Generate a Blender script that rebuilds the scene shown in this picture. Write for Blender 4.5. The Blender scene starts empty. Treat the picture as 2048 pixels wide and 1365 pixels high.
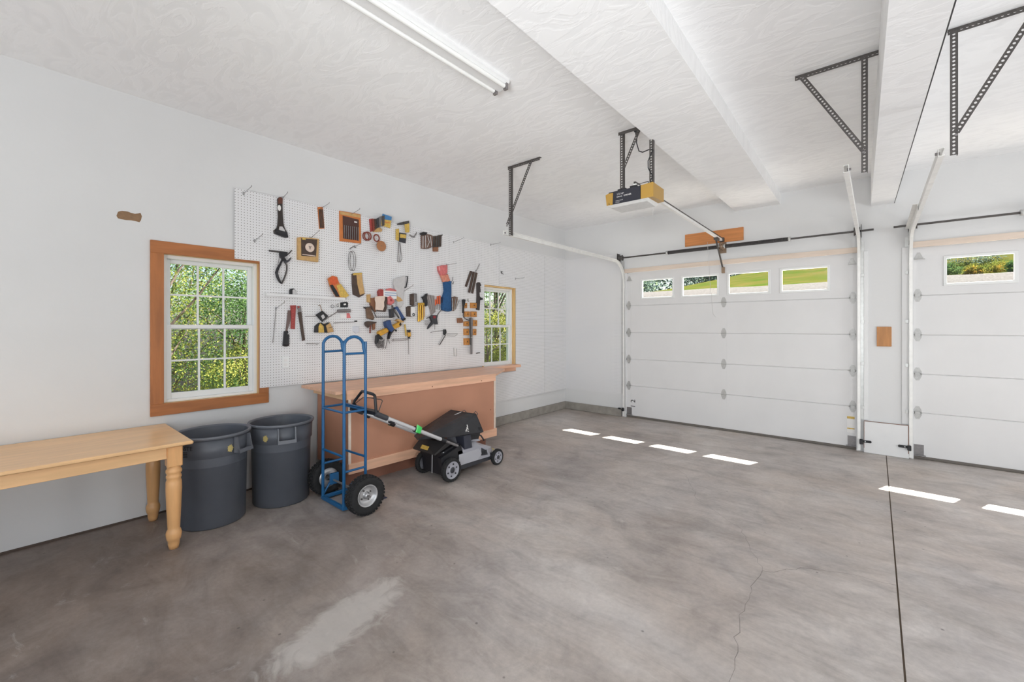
import bpy, bmesh, math, random
from mathutils import Vector, Matrix, noise as mnoise
import numpy as np
R = math.radians
rnd = random.Random(7)
scene = bpy.context.scene
COL = scene.collection

# ---------------------------------------------------------------- camera, sky, sun, fill lights, exposure
cd = bpy.data.cameras.new('camera'); camera = bpy.data.objects.new('camera', cd); COL.objects.link(camera)
cd.sensor_width = 36.0; cd.lens = 854.2 / 2048 * 36.0
cd.shift_y = -(682.5 - 655.0) / 2048
cd.clip_start = 0.05; cd.clip_end = 300
camera.location = (4.535, -6.93, 1.55)
camera.rotation_euler = (R(90), 0, R(40.39))
scene.camera = camera

world = bpy.data.worlds.new('world'); scene.world = world; world.use_nodes = True
wn = world.node_tree; wn.nodes.clear()
wo = wn.nodes.new('ShaderNodeOutputWorld'); bgn = wn.nodes.new('ShaderNodeBackground')
sky = wn.nodes.new('ShaderNodeTexSky'); sky.sky_type = 'NISHITA'; sky.sun_disc = False
sky.sun_elevation = R(54); sky.sun_rotation = R(21); sky.air_density = 1.0; sky.dust_density = 3.0
bgn.inputs['Strength'].default_value = 0.34
wn.links.new(sky.outputs[0], bgn.inputs['Color']); wn.links.new(bgn.outputs[0], wo.inputs['Surface'])

sd = bpy.data.lights.new('sun', 'SUN'); sd.energy = 46.0; sd.angle = R(0.53); sd.color = (1.0, 0.95, 0.88)
sun = bpy.data.objects.new('sun', sd); COL.objects.link(sun)
sun.rotation_euler = Vector((-0.26, -0.67, -1.0)).to_track_quat('-Z', 'Y').to_euler()

def area(name, loc, target, sx, sy, power, color=(1, 1, 1)):
    ld = bpy.data.lights.new(name, 'AREA'); ld.shape = 'RECTANGLE'; ld.size = sx; ld.size_y = sy
    ld.energy = power; ld.color = color
    o = bpy.data.objects.new(name, ld); COL.objects.link(o); o.location = loc
    o.rotation_euler = (Vector(target) - Vector(loc)).to_track_quat('-Z', 'Y').to_euler()
    return o
# unseen fill lights added in place of bounced strobes: one aimed at the far corner, the rest at ceiling and walls
area('fill_corner', (4.4, -8.0, 1.6), (1.3, -0.1, 2.75), 0.9, 0.9, 29, (0.955, 0.985, 1.0)).data.spread = R(84)
area('fill_right_bay', (8.4, -2.0, 0.4), (5.2, -2.4, 3.4), 1.2, 1.2, 60, (0.955, 0.985, 1.0))
area('fill_right_rear', (8.8, -7.5, 1.2), (3.5, -4.0, 3.0), 1.2, 1.2, 100, (0.955, 0.985, 1.0))
area('fill_ceiling_bounce', (4.6, -9.6, 0.6), (4.4, -9.0, 3.4), 2.0, 2.0, 180, (0.955, 0.985, 1.0))

scene.view_settings.view_transform = 'Standard'; scene.view_settings.look = 'None'
scene.view_settings.gamma = 1.0; scene.view_settings.use_curve_mapping = False
scene.view_settings.exposure = 0.0
scene.cycles.max_bounces = 9; scene.cycles.diffuse_bounces = 5; scene.cycles.transparent_max_bounces = 16
scene.cycles.sample_clamp_indirect = 6.0; scene.cycles.use_denoising = True
scene.cycles.caustics_reflective = False; scene.cycles.caustics_refractive = False

# ---------------------------------------------------------------- materials
def lin(c):
    return tuple(((v / 255 / 12.92) if v / 255 <= 0.04045 else ((v / 255 + 0.055) / 1.055) ** 2.4) for v in c) + (1.0,)
MATS = {}
def mat(name, rgb, rough=0.5, metal=0.0, var=0.0, vscale=8.0, stretch=(1, 1, 1), bump=0.0, bscale=40.0, spec=0.5, rgb2=None, coords='Object', detail=4.0):
    if name in MATS: return MATS[name]
    m = bpy.data.materials.new(name); m.use_nodes = True; nt = m.node_tree
    b = nt.nodes['Principled BSDF']
    b.inputs['Roughness'].default_value = rough; b.inputs['Metallic'].default_value = metal
    b.inputs['Specular IOR Level'].default_value = spec
    col = lin(rgb); b.inputs['Base Color'].default_value = col
    if var or rgb2 or bump:
        tc = nt.nodes.new('ShaderNodeTexCoord'); mp = nt.nodes.new('ShaderNodeMapping')
        mp.inputs['Scale'].default_value = stretch
        nt.links.new(tc.outputs[coords], mp.inputs[0])
    if var or rgb2:
        n = nt.nodes.new('ShaderNodeTexNoise'); n.inputs['Scale'].default_value = vscale; n.inputs['Detail'].default_value = detail
        nt.links.new(mp.outputs[0], n.inputs[0])
        r = nt.nodes.new('ShaderNodeValToRGB')
        c2 = lin(rgb2) if rgb2 else tuple(min(1, v * (1 + var)) for v in col[:3]) + (1,)
        c1 = col if rgb2 else tuple(v * (1 - var) for v in col[:3]) + (1,)
        r.color_ramp.elements[0].position = 0.32; r.color_ramp.elements[0].color = c1
        r.color_ramp.elements[1].position = 0.68; r.color_ramp.elements[1].color = c2
        nt.links.new(n.outputs[0], r.inputs[0]); nt.links.new(r.outputs[0], b.inputs['Base Color'])
    if bump:
        n2 = nt.nodes.new('ShaderNodeTexNoise'); n2.inputs['Scale'].default_value = bscale; n2.inputs['Detail'].default_value = 3
        nt.links.new(mp.outputs[0], n2.inputs[0])
        bp = nt.nodes.new('ShaderNodeBump'); bp.inputs['Strength'].default_value = bump; bp.inputs['Distance'].default_value = 0.01
        nt.links.new(n2.outputs[0], bp.inputs['Height']); nt.links.new(bp.outputs[0], b.inputs['Normal'])
    MATS[name] = m
    return m

wall_m = mat('wall_paint', (220, 220, 220), 0.75, var=0.02, vscale=1.3, bump=0.12, bscale=22, coords='Object')
white_m = mat('white_paint', (228, 228, 228), 0.5, var=0.02, vscale=6)
door_m = mat('door_paint', (222, 221, 221), 0.45, var=0.02, vscale=2.5, bump=0.05, bscale=90)
vinyl_m = mat('window_vinyl', (232, 233, 232), 0.35)
steel_m = mat('galvanised_steel', (196, 196, 194), 0.4, 0.55, var=0.08, vscale=20)
track_m = mat('track_steel', (238, 237, 234), 0.42, 0.1, var=0.05, vscale=12)
dark_m = mat('dark_steel', (84, 80, 78), 0.5, 0.35, var=0.12, vscale=30)
black_m = mat('black_plastic', (30, 30, 34), 0.45)
rubber_m = mat('black_rubber', (32, 32, 33), 0.85, var=0.2, vscale=30)
chrome_m = mat('chrome_wire', (186, 186, 188), 0.3, 0.9)
trimwood_m = mat('stained_trim_wood', (170, 106, 58), 0.45, var=0.16, vscale=3.0, stretch=(9, 1, 9), bump=0.05, bscale=30)
trimwoodv_m = mat('stained_trim_wood_upright', (170, 106, 58), 0.45, var=0.16, vscale=3.0, stretch=(9, 9, 1), bump=0.05, bscale=30)
jamb_m = mat('pale_jamb_wood', (222, 184, 128), 0.5, var=0.1, vscale=3, stretch=(8, 8, 1))
tablewood_m = mat('honey_maple', (234, 190, 140), 0.32, var=0.08, vscale=2.2, stretch=(10, 1, 10), spec=0.5)
legwood_m = mat('honey_maple_turned', (228, 174, 118), 0.35, var=0.08, vscale=3, stretch=(8, 8, 1))
benchwood_m = mat('bench_fir', (226, 178, 148), 0.5, var=0.13, vscale=2.0, stretch=(12, 1, 12))
bencheng_m = mat('bench_edge_fir', (232, 190, 146), 0.5, var=0.12, vscale=2.5, stretch=(1, 8, 8))
hardboard_m = mat('brown_hardboard', (184, 132, 106), 0.6, var=0.07, vscale=2.2, bump=0.03, bscale=60)
kick_m = mat('bench_kick_board', (142, 96, 78), 0.7, var=0.1, vscale=4)
rawpine_m = mat('raw_pine', (222, 205, 190), 0.6, var=0.06, vscale=3, stretch=(1, 8, 8))
cedar_m = mat('orange_board', (200, 130, 74), 0.5, var=0.14, vscale=3, stretch=(1, 9, 14))
can_m = mat('grey_bin_plastic', (86, 90, 98), 0.42, var=0.06, vscale=5, bump=0.04, bscale=80)
canrim_m = mat('grey_bin_rim', (100, 103, 110), 0.4)
blue_m = mat('blue_enamel', (26, 90, 138), 0.35, var=0.08, vscale=14)
gold_m = mat('gold_emblem', (196, 178, 116), 0.4, 0.3)
olive_m = mat('black_print', (22, 22, 22), 0.6)
grey_m = mat('mower_grey', (158, 158, 166), 0.35)
dgrey_m = mat('mower_charcoal', (56, 57, 62), 0.45)
bag_m = mat('black_bag_fabric', (40, 40, 44), 0.5, var=0.25, vscale=9, bump=0.5, bscale=9)
alu_m = mat('handle_aluminium', (206, 206, 208), 0.35, 0.4)
green_m = mat('green_lever', (64, 196, 92), 0.4)
concrete2_m = mat('curb_concrete', (148, 143, 136), 0.85, var=0.14, vscale=9, bump=0.3, bscale=40)
opener_m = mat('opener_housing', (40, 41, 50), 0.4)
hinge_m = mat('painted_hinge', (186, 185, 183), 0.45, .25, var=.08, vscale=60)
amber_m = mat('amber_lens', (176, 138, 66), 0.3, spec=0.4)
lens_m = mat('frosted_lens', (214, 214, 212), 0.35, var=0.05, vscale=30)
spring_m = mat('torsion_spring_steel', (66, 64, 64), 0.5, 0.5)
silver_m = mat('wheel_rim_silver', (190, 190, 192), 0.35, 0.6)
brown_m = mat('dark_brown', (74, 58, 50), 0.55, var=0.25, vscale=30)
red_m = mat('red_plastic', (158, 62, 58), 0.5, var=.15, vscale=45)
orange_m = mat('orange_plastic', (210, 92, 46), 0.45, var=.14, vscale=50)
orangecard_m = mat('orange_card', (198, 118, 62), 0.5, var=0.08, vscale=20)
yellow_m = mat('yellow_card', (206, 172, 84), 0.5, var=.2, vscale=60)
yellowt_m = mat('yellow_tool', (208, 156, 54), 0.42, var=.1, vscale=30)
tan_m = mat('tan_card', (196, 158, 104), 0.6, var=0.1, vscale=30)
brasspk_m = mat('amber_block', (190, 128, 58), 0.45, var=0.15, vscale=40)
brass_m = mat('brass', (206, 162, 70), 0.3, 0.7)
bluecloth_m = mat('blue_cloth', (36, 82, 128), 0.85, var=0.12, vscale=30)
navy_m = mat('navy_cloth', (30, 46, 78), 0.85, var=0.12, vscale=30)
pink_m = mat('pink_plastic', (206, 112, 112), 0.35, var=0.15, vscale=30)
cream_m = mat('cream_paper', (222, 202, 188), 0.6, var=.05, vscale=30)
lgrey_m = mat('light_grey_plastic', (196, 194, 194), 0.5, var=0.06, vscale=25)
mgrey_m = mat('mid_grey_metal', (132, 128, 128), 0.4, 0.4, var=0.1, vscale=40)
bluetool_m = mat('blue_tool', (48, 74, 122), 0.45)
sky_m = mat('blue_card', (70, 126, 176), 0.5, var=.15, vscale=60)
patch_m = mat('bare_brown_board', (142, 112, 84), 0.8, var=0.12, vscale=30)
whitecard_m = mat('white_card', (232, 230, 228), 0.55)

def glass_material():
    m = bpy.data.materials.new('window_glass'); m.use_nodes = True; nt = m.node_tree; nt.nodes.clear()
    out = nt.nodes.new('ShaderNodeOutputMaterial'); mx = nt.nodes.new('ShaderNodeMixShader')
    tr = nt.nodes.new('ShaderNodeBsdfTransparent'); gl = nt.nodes.new('ShaderNodeBsdfGlossy'); gl.inputs['Roughness'].default_value = 0.02
    tr.inputs['Color'].default_value = (0.95, 0.965, 0.96, 1)
    fr = nt.nodes.new('ShaderNodeFresnel'); fr.inputs['IOR'].default_value = 1.45
    nt.links.new(fr.outputs[0], mx.inputs[0]); nt.links.new(tr.outputs[0], mx.inputs[1]); nt.links.new(gl.outputs[0], mx.inputs[2])
    nt.links.new(mx.outputs[0], out.inputs['Surface']); return m
glass_m = glass_material()

def pegboard_material(axes):
    m = bpy.data.materials.new('pegboard_' + ''.join(axes)); m.use_nodes = True; nt = m.node_tree
    b = nt.nodes['Principled BSDF']; b.inputs['Roughness'].default_value = 0.5
    tc = nt.nodes.new('ShaderNodeTexCoord'); sp = nt.nodes.new('ShaderNodeSeparateXYZ'); nt.links.new(tc.outputs['Object'], sp.inputs[0])
    def math_(op, a, bv=None):
        n = nt.nodes.new('ShaderNodeMath'); n.operation = op
        for i, v in enumerate((a, bv)):
            if v is None: continue
            if isinstance(v, (int, float)): n.inputs[i].default_value = v
            else: nt.links.new(v, n.inputs[i])
        return n.outputs[0]
    ds = []
    for a in axes:
        f = math_('FLOORED_MODULO', sp.outputs[a], 0.0254)
        ds.append(math_('POWER', math_('SUBTRACT', f, 0.0127), 2.0))
    d = math_('SQRT', math_('ADD', ds[0], ds[1]))
    hole = math_('LESS_THAN', d, 0.0036)
    n = nt.nodes.new('ShaderNodeTexNoise'); n.inputs['Scale'].default_value = 1.4; nt.links.new(tc.outputs['Object'], n.inputs[0])
    r = nt.nodes.new('ShaderNodeValToRGB')
    r.color_ramp.elements[0].position = .3; r.color_ramp.elements[0].color = lin((226, 226, 228)); r.color_ramp.elements[1].position = .7; r.color_ramp.elements[1].color = lin((232, 231, 231))
    nt.links.new(n.outputs[0], r.inputs[0])
    mx = nt.nodes.new('ShaderNodeMix'); mx.data_type = 'RGBA'
    nt.links.new(hole, mx.inputs[0]); nt.links.new(r.outputs[0], mx.inputs[6]); mx.inputs[7].default_value = lin((106, 101, 98))
    nt.links.new(mx.outputs[2], b.inputs['Base Color'])
    bp = nt.nodes.new('ShaderNodeBump'); bp.inputs['Strength'].default_value = 0.3; bp.inputs['Distance'].default_value = 0.004; bp.invert = True
    nt.links.new(hole, bp.inputs['Height']); nt.links.new(bp.outputs[0], b.inputs['Normal'])
    return m
pegYZ_m = pegboard_material(['Y', 'Z']); pegXZ_m = pegboard_material(['X', 'Z'])

def ceiling_material():
    m = bpy.data.materials.new('trowelled_ceiling'); m.use_nodes = True; nt = m.node_tree
    b = nt.nodes['Principled BSDF']; b.inputs['Roughness'].default_value = 0.8
    tc = nt.nodes.new('ShaderNodeTexCoord'); mp = nt.nodes.new('ShaderNodeMapping'); mp.inputs['Scale'].default_value = (1.0, 2.2, 1); mp.inputs['Rotation'].default_value = (0, 0, 0.35)
    nt.links.new(tc.outputs['Object'], mp.inputs[0])
    n = nt.nodes.new('ShaderNodeTexNoise'); n.inputs['Scale'].default_value = 2.6; n.inputs['Detail'].default_value = 5; n.inputs['Distortion'].default_value = 2.6
    nt.links.new(mp.outputs[0], n.inputs[0])
    r = nt.nodes.new('ShaderNodeValToRGB'); r.color_ramp.elements[0].position = .47; r.color_ramp.elements[1].position = .56
    nt.links.new(n.outputs[0], r.inputs[0])
    bp = nt.nodes.new('ShaderNodeBump'); bp.inputs['Strength'].default_value = 0.2; bp.inputs['Distance'].default_value = 0.006
    nt.links.new(r.outputs[0], bp.inputs['Height']); nt.links.new(bp.outputs[0], b.inputs['Normal'])
    n2 = nt.nodes.new('ShaderNodeTexNoise'); n2.inputs['Scale'].default_value = 1.2; nt.links.new(tc.outputs['Object'], n2.inputs[0])
    r2 = nt.nodes.new('ShaderNodeValToRGB'); r2.color_ramp.elements[0].color = lin((244, 244, 245)); r2.color_ramp.elements[1].color = lin((250, 250, 250))
    nt.links.new(n2.outputs[0], r2.inputs[0])
    r3 = nt.nodes.new('ShaderNodeValToRGB'); r3.color_ramp.elements[0].position = .40; r3.color_ramp.elements[0].color = (.88, .88, .885, 1); r3.color_ramp.elements[1].position = .52; r3.color_ramp.elements[1].color = (1, 1, 1, 1)
    nt.links.new(n.outputs[0], r3.inputs[0]); m3 = nt.nodes.new('ShaderNodeMix'); m3.data_type = 'RGBA'; m3.blend_type = 'MULTIPLY'; m3.inputs[0].default_value = .32
    nt.links.new(r2.outputs[0], m3.inputs[6]); nt.links.new(r3.outputs[0], m3.inputs[7]); nt.links.new(m3.outputs[2], b.inputs['Base Color'])
    return m
ceil_m = ceiling_material()

def floor_material():
    m = bpy.data.materials.new('garage_concrete'); m.use_nodes = True; nt = m.node_tree
    b = nt.nodes['Principled BSDF']; L = nt.links.new
    geo = nt.nodes.new('ShaderNodeNewGeometry')
    def nz(scale, detail=6, dist=0.0, rough=0.6, sc=(1, 1, 1)):
        mp = nt.nodes.new('ShaderNodeMapping'); mp.inputs['Scale'].default_value = sc; L(geo.outputs['Position'], mp.inputs[0])
        n = nt.nodes.new('ShaderNodeTexNoise'); n.inputs['Scale'].default_value = scale; n.inputs['Detail'].default_value = detail
        n.inputs['Roughness'].default_value = rough; n.inputs['Distortion'].default_value = dist; L(mp.outputs[0], n.inputs[0]); return n.outputs[0]
    def ramp(src, stops):
        r = nt.nodes.new('ShaderNodeValToRGB'); e = r.color_ramp.elements
        while len(e) < len(stops): e.new(0.5)
        for k, (p, c) in enumerate(stops): e[k].position = p; e[k].color = c if len(c) == 4 else lin(c)
        L(src, r.inputs[0]); return r.outputs[0]
    def mix(fac, a, bb, mode='MIX'):
        x = nt.nodes.new('ShaderNodeMix'); x.data_type = 'RGBA'; x.blend_type = mode
        for i, v in ((0, fac), (6, a), (7, bb)):
            if isinstance(v, (float, int)): x.inputs[i].default_value = v
            elif isinstance(v, tuple): x.inputs[i].default_value = v
            else: L(v, x.inputs[i])
        return x.outputs[2]
    big = ramp(nz(0.55, 5, 0.8), [(.30, (150, 142, 138)), (.5, (178, 171, 167)), (.72, (201, 195, 191))])
    med = ramp(nz(2.6, 8, 1.2, 0.65), [(.28, (.70, .70, .71, 1)), (.5, (1, 1, 1, 1)), (.75, (1.16, 1.15, 1.14, 1))])
    c = mix(0.8, big, med, 'MULTIPLY')
    stk = ramp(nz(1.3, 9, .8, .72, (1.0, 3.4, 1)), [(.34, (.74, .725, .71, 1)), (.52, (1, 1, 1, 1)), (.7, (1.12, 1.12, 1.12, 1))])
    c = mix(0.8, c, stk, 'MULTIPLY')
    warm = ramp(nz(.8, 6, 1.0), [(.4, (1.0, .945, .89, 1)), (.62, (1, 1, 1, 1))])
    c = mix(0.8, c, warm, 'MULTIPLY')
    fine = ramp(nz(34, 4), [(.3, (.86, .86, .86, 1)), (.7, (1.1, 1.1, 1.1, 1))])
    c = mix(0.6, c, fine, 'MULTIPLY')
    # soiled, browner concrete at the table end of the bay, with weaker light painted in; paler streaked slab past the control joint
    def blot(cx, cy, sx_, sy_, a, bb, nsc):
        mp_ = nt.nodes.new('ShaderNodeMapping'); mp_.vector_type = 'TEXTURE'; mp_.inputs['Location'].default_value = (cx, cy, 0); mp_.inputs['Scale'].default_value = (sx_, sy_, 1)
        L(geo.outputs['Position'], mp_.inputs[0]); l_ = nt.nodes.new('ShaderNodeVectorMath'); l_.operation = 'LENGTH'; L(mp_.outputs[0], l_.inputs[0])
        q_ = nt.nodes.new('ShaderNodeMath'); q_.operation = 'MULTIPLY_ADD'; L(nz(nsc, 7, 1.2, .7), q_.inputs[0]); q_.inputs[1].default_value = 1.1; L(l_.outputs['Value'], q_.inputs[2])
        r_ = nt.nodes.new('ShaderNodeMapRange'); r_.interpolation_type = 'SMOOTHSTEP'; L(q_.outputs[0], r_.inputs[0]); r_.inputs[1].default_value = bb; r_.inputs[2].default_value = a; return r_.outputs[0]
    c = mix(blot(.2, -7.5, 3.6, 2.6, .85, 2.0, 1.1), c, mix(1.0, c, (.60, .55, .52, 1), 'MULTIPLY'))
    c = mix(blot(6.6, -3.2, 2.2, 4.2, 1.0, 1.6, 1.6), c, mix(1.0, c, (1.2, 1.22, 1.25, 1), 'MULTIPLY'))
    # pale scuffs and old drips
    sc = ramp(nz(1.5, 10, 2.5, .7, (1, 1.6, 1)), [(.60, (0, 0, 0, 1)), (.72, (1, 1, 1, 1))])
    c = mix(mix(0.5, (0, 0, 0, 1), sc), c, lin((206, 201, 196)))
    # the brushed pale stain in the near floor
    sp = nt.nodes.new('ShaderNodeSeparateXYZ'); L(geo.outputs['Position'], sp.inputs[0])
    mp = nt.nodes.new('ShaderNodeMapping'); mp.vector_type = 'TEXTURE'; mp.inputs['Location'].default_value = (2.40, -5.78, 0); mp.inputs['Rotation'].default_value = (0, 0, R(103)); mp.inputs['Scale'].default_value = (0.42, 0.15, 1)
    L(geo.outputs['Position'], mp.inputs[0])
    ln = nt.nodes.new('ShaderNodeVectorMath'); ln.operation = 'LENGTH'; L(mp.outputs[0], ln.inputs[0])
    ad = nt.nodes.new('ShaderNodeMath'); ad.operation = 'ADD'; L(ln.outputs['Value'], ad.inputs[0])
    nm = nt.nodes.new('ShaderNodeMath'); nm.operation = 'MULTIPLY'; L(nz(7, 6, 1.5), nm.inputs[0]); nm.inputs[1].default_value = 1.5; L(nm.outputs[0], ad.inputs[1])
    st = ramp(ad.outputs[0], [(.60 + .9, (1, 1, 1, 1)), (.70 + .9, (0, 0, 0, 1))])
    mr = nt.nodes.new('ShaderNodeMapRange'); L(ad.outputs[0], mr.inputs[0]); mr.inputs[1].default_value = 1.85; mr.inputs[2].default_value = 1.45
    c = mix(mix(mr.outputs[0], (0, 0, 0, 1), (.5, .5, .5, 1)), c, lin((212, 207, 201)))
    # dark specks
    v = nt.nodes.new('ShaderNodeTexVoronoi'); v.inputs['Scale'].default_value = 5.5; L(geo.outputs['Position'], v.inputs[0])
    vs = ramp(v.outputs['Distance'], [(.03, (1, 1, 1, 1)), (.05, (0, 0, 0, 1))])
    c = mix(mix(.55, (0, 0, 0, 1), vs), c, lin((70, 64, 60)))
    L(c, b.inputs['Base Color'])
    rr = ramp(nz(1.8, 5), [(.3, (.34, .34, .34, 1)), (.7, (.58, .58, .58, 1))]); L(rr, b.inputs['Roughness'])
    b.inputs['Specular IOR Level'].default_value = 0.4
    bp = nt.nodes.new('ShaderNodeBump'); bp.inputs['Strength'].default_value = 0.12; bp.inputs['Distance'].default_value = 0.01
    L(nz(16, 6), bp.inputs['Height']); L(bp.outputs[0], b.inputs['Normal'])
    return m
floor_m = floor_material()

# ---------------------------------------------------------------- mesh helpers
class MB:
    def __init__(s): s.v = []; s.f = []; s.sm = []
    def add(s, verts, faces, smooth=False):
        n = len(s.v); s.v += [tuple(p) for p in verts]
        for f in faces: s.f.append(tuple(i + n for i in f)); s.sm.append(smooth)
        return s
    def box(s, a, b, ch=0.0):
        x0, y0, z0 = (min(p, q) for p, q in zip(a, b)); x1, y1, z1 = (max(p, q) for p, q in zip(a, b))
        if ch <= 0:
            v = [(x0, y0, z0), (x1, y0, z0), (x1, y1, z0), (x0, y1, z0), (x0, y0, z1), (x1, y0, z1), (x1, y1, z1), (x0, y1, z1)]
            return s.add(v, [(3, 2, 1, 0), (4, 5, 6, 7), (0, 1, 5, 4), (1, 2, 6, 5), (2, 3, 7, 6), (3, 0, 4, 7)])
        ch = min(ch, (x1 - x0) * .45, (y1 - y0) * .45, (z1 - z0) * .45); V = []
        for sx in (0, 1):
            for sy in (0, 1):
                for sz in (0, 1):
                    X, Y, Z = (x0, x1)[sx], (y0, y1)[sy], (z0, z1)[sz]; dx, dy, dz = (ch, -ch)[sx], (ch, -ch)[sy], (ch, -ch)[sz]
                    V += [(X, Y + dy, Z + dz), (X + dx, Y, Z + dz), (X + dx, Y + dy, Z)]
        bm = bmesh.new(); bv = [bm.verts.new(p) for p in V]; bmesh.ops.convex_hull(bm, input=bv)
        bmesh.ops.dissolve_limit(bm, angle_limit=0.01, verts=bm.verts, edges=bm.edges)
        bm.verts.index_update(); s.add([p.co[:] for p in bm.verts], [[q.index for q in f.verts] for f in bm.faces]); bm.free(); return s
    def hull(s, pts, smooth=False):
        bm = bmesh.new(); [bm.verts.new(p) for p in pts]; r = bmesh.ops.convex_hull(bm, input=bm.verts)
        dead = [e for e in r['geom_interior'] if isinstance(e, bmesh.types.BMVert)]
        if dead: bmesh.ops.delete(bm, geom=dead, context='VERTS')
        bm.verts.index_update(); s.add([p.co[:] for p in bm.verts], [[q.index for q in f.verts] for f in bm.faces], smooth); bm.free(); return s
    def tube(s, pts, r, n=8, caps=True, smooth=True, closed=False):
        pts = [Vector(p) for p in pts]; rs = r if isinstance(r, (list, tuple)) else [r] * len(pts)
        rings = []; up = None; N = len(pts)
        for i, p in enumerate(pts):
            if closed: t = (pts[(i + 1) % N] - pts[i - 1]).normalized()
            elif i == 0: t = (pts[1] - p).normalized()
            elif i == N - 1: t = (p - pts[i - 1]).normalized()
            else: t = ((pts[i + 1] - p).normalized() + (p - pts[i - 1]).normalized()).normalized()
            if up is None: up = t.orthogonal().normalized()
            up = (up - t * up.dot(t)); up = up.normalized() if up.length > 1e-6 else t.orthogonal().normalized()
            w = t.cross(up)
            rings.append([p + (up * math.cos(2 * math.pi * k / n) + w * math.sin(2 * math.pi * k / n)) * rs[i] for k in range(n)])
        V = [q for g in rings for q in g]; F = []
        for i in range(N if closed else N - 1):
            j = (i + 1) % N
            for k in range(n): F.append((i * n + k, i * n + (k + 1) % n, j * n + (k + 1) % n, j * n + k))
        s.add(V, F, smooth)
        if caps and not closed:
            s.add(rings[0], [tuple(reversed(range(n)))]); s.add(rings[-1], [tuple(range(n))])
        return s
    def bar(s, p0, p1, w, h, up=(0, 0, 1)):
        p0 = Vector(p0); p1 = Vector(p1); t = (p1 - p0).normalized(); u = Vector(up); u = (u - t * u.dot(t)).normalized(); w_ = t.cross(u)
        V = []
        for p in (p0, p1):
            for a, b in ((-1, -1), (1, -1), (1, 1), (-1, 1)): V.append(p + w_ * (a * w / 2) + u * (b * h / 2))
        return s.add(V, [(3, 2, 1, 0), (4, 5, 6, 7), (0, 1, 5, 4), (1, 2, 6, 5), (2, 3, 7, 6), (3, 0, 4, 7)])
    def lathe(s, prof, c=(0, 0, 0), axis='Z', n=32, smooth=True, closed=False):
        V = []; F = []; m = len(prof)
        for k in range(n):
            a = 2 * math.pi * k / n; ca, sa = math.cos(a), math.sin(a)
            for r, h in prof:
                q = (r * ca, r * sa, h) if axis == 'Z' else ((h, r * ca, r * sa) if axis == 'X' else (r * sa, h, r * ca))
                V.append((q[0] + c[0], q[1] + c[1], q[2] + c[2]))
        for k in range(n):
            j = (k + 1) % n
            for i in range(m if closed else m - 1):
                i2 = (i + 1) % m; F.append((k * m + i, j * m + i, j * m + i2, k * m + i2))
        return s.add(V, F, smooth)
    def disc(s, c, r, axis='Z', n=24, t=0.0):
        return s.lathe([(0.0001, 0), (r, 0), (r, t), (0.0001, t)] if t else [(0.0001, 0), (r, 0)], c, axis, n, False)
    def slab(s, poly, x0, x1, bev=0.0):
        """outline in the wall plane (y, z) given a thickness along x"""
        a = sum(poly[i][0] * poly[(i + 1) % len(poly)][1] - poly[(i + 1) % len(poly)][0] * poly[i][1] for i in range(len(poly)))
        if a < 0: poly = poly[::-1]
        n = len(poly); cy = sum(p[0] for p in poly) / n; cz = sum(p[1] for p in poly) / n
        k = max(0.0, 1 - bev / max(1e-4, min(max(p[0] for p in poly) - min(p[0] for p in poly), max(p[1] for p in poly) - min(p[1] for p in poly)) / 2)) if bev else 1
        inn = [(cy + (y - cy) * k, cz + (z - cz) * k) for y, z in poly]
        V = [(x0, y, z) for y, z in poly] + [(x1 - bev, y, z) for y, z in poly]
        F = [tuple(reversed(range(n)))] + [(i, (i + 1) % n, n + (i + 1) % n, n + i) for i in range(n)]
        if bev:
            V += [(x1, y, z) for y, z in inn]; F += [(n + i, n + (i + 1) % n, 2 * n + (i + 1) % n, 2 * n + i) for i in range(n)] + [tuple(range(2 * n, 3 * n))]
        else: F.append(tuple(range(n, 2 * n)))
        return s.add(V, F)
    def sweep(s, prof, path, side):
        """cross-section prof [(a, b)] swept on path; a runs along side, b along side x tangent"""
        path = [Vector(p) for p in path]; side = Vector(side).normalized(); m = len(prof); V = []; F = []
        for i, p in enumerate(path):
            t0 = (path[i] - path[i - 1]).normalized() if i else None; t1 = (path[i + 1] - path[i]).normalized() if i < len(path) - 1 else None
            t = ((t0 or t1) + (t1 or t0)).normalized(); b = side.cross(t).normalized(); k = 1.0 / max(.5, t.dot(t1 or t0))
            V += [p + side * a + b * (c * k) for a, c in prof]
        for i in range(len(path) - 1):
            for j in range(m): F.append((i * m + j, i * m + (j + 1) % m, (i + 1) * m + (j + 1) % m, (i + 1) * m + j))
        F += [tuple(reversed(range(m))), tuple(range((len(path) - 1) * m, len(path) * m))]
        return s.add(V, F)
    def perf(s, p0, p1, wdir, width, th, pitch=0.038, r=0.0095):
        """flat strip with a row of punched holes"""
        p0 = Vector(p0); p1 = Vector(p1); t = (p1 - p0); Ln = t.length; t.normalize(); w = Vector(wdir); w = (w - t * w.dot(t)).normalized(); nrm = t.cross(w)
        k = max(1, round(Ln / pitch)); d = Ln / k; h = width / 2
        outer = [(1, 0), (1, 1), (0, 1), (-1, 1), (-1, 0), (-1, -1), (0, -1), (1, -1)]
        for i in range(k):
            c = p0 + t * (d * (i + .5)); V = []
            for off in (0, th):
                V += [c + t * (a * d / 2) + w * (b * h) + nrm * off for a, b in outer]
                V += [c + (t * math.cos(j * math.pi / 4) + w * math.sin(j * math.pi / 4)) * r + nrm * off for j in range(8)]
            F = []
            for j in range(8):
                q = (j + 1) % 8
                F += [(j, 8 + j, 8 + q, q), (16 + j, 16 + q, 24 + q, 24 + j), (8 + j, 24 + j, 24 + q, 8 + q)]
                if j in (1, 2, 5, 6): F.append((j, q, 16 + q, 16 + j))
            s.add(V, F)
        return s
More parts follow.
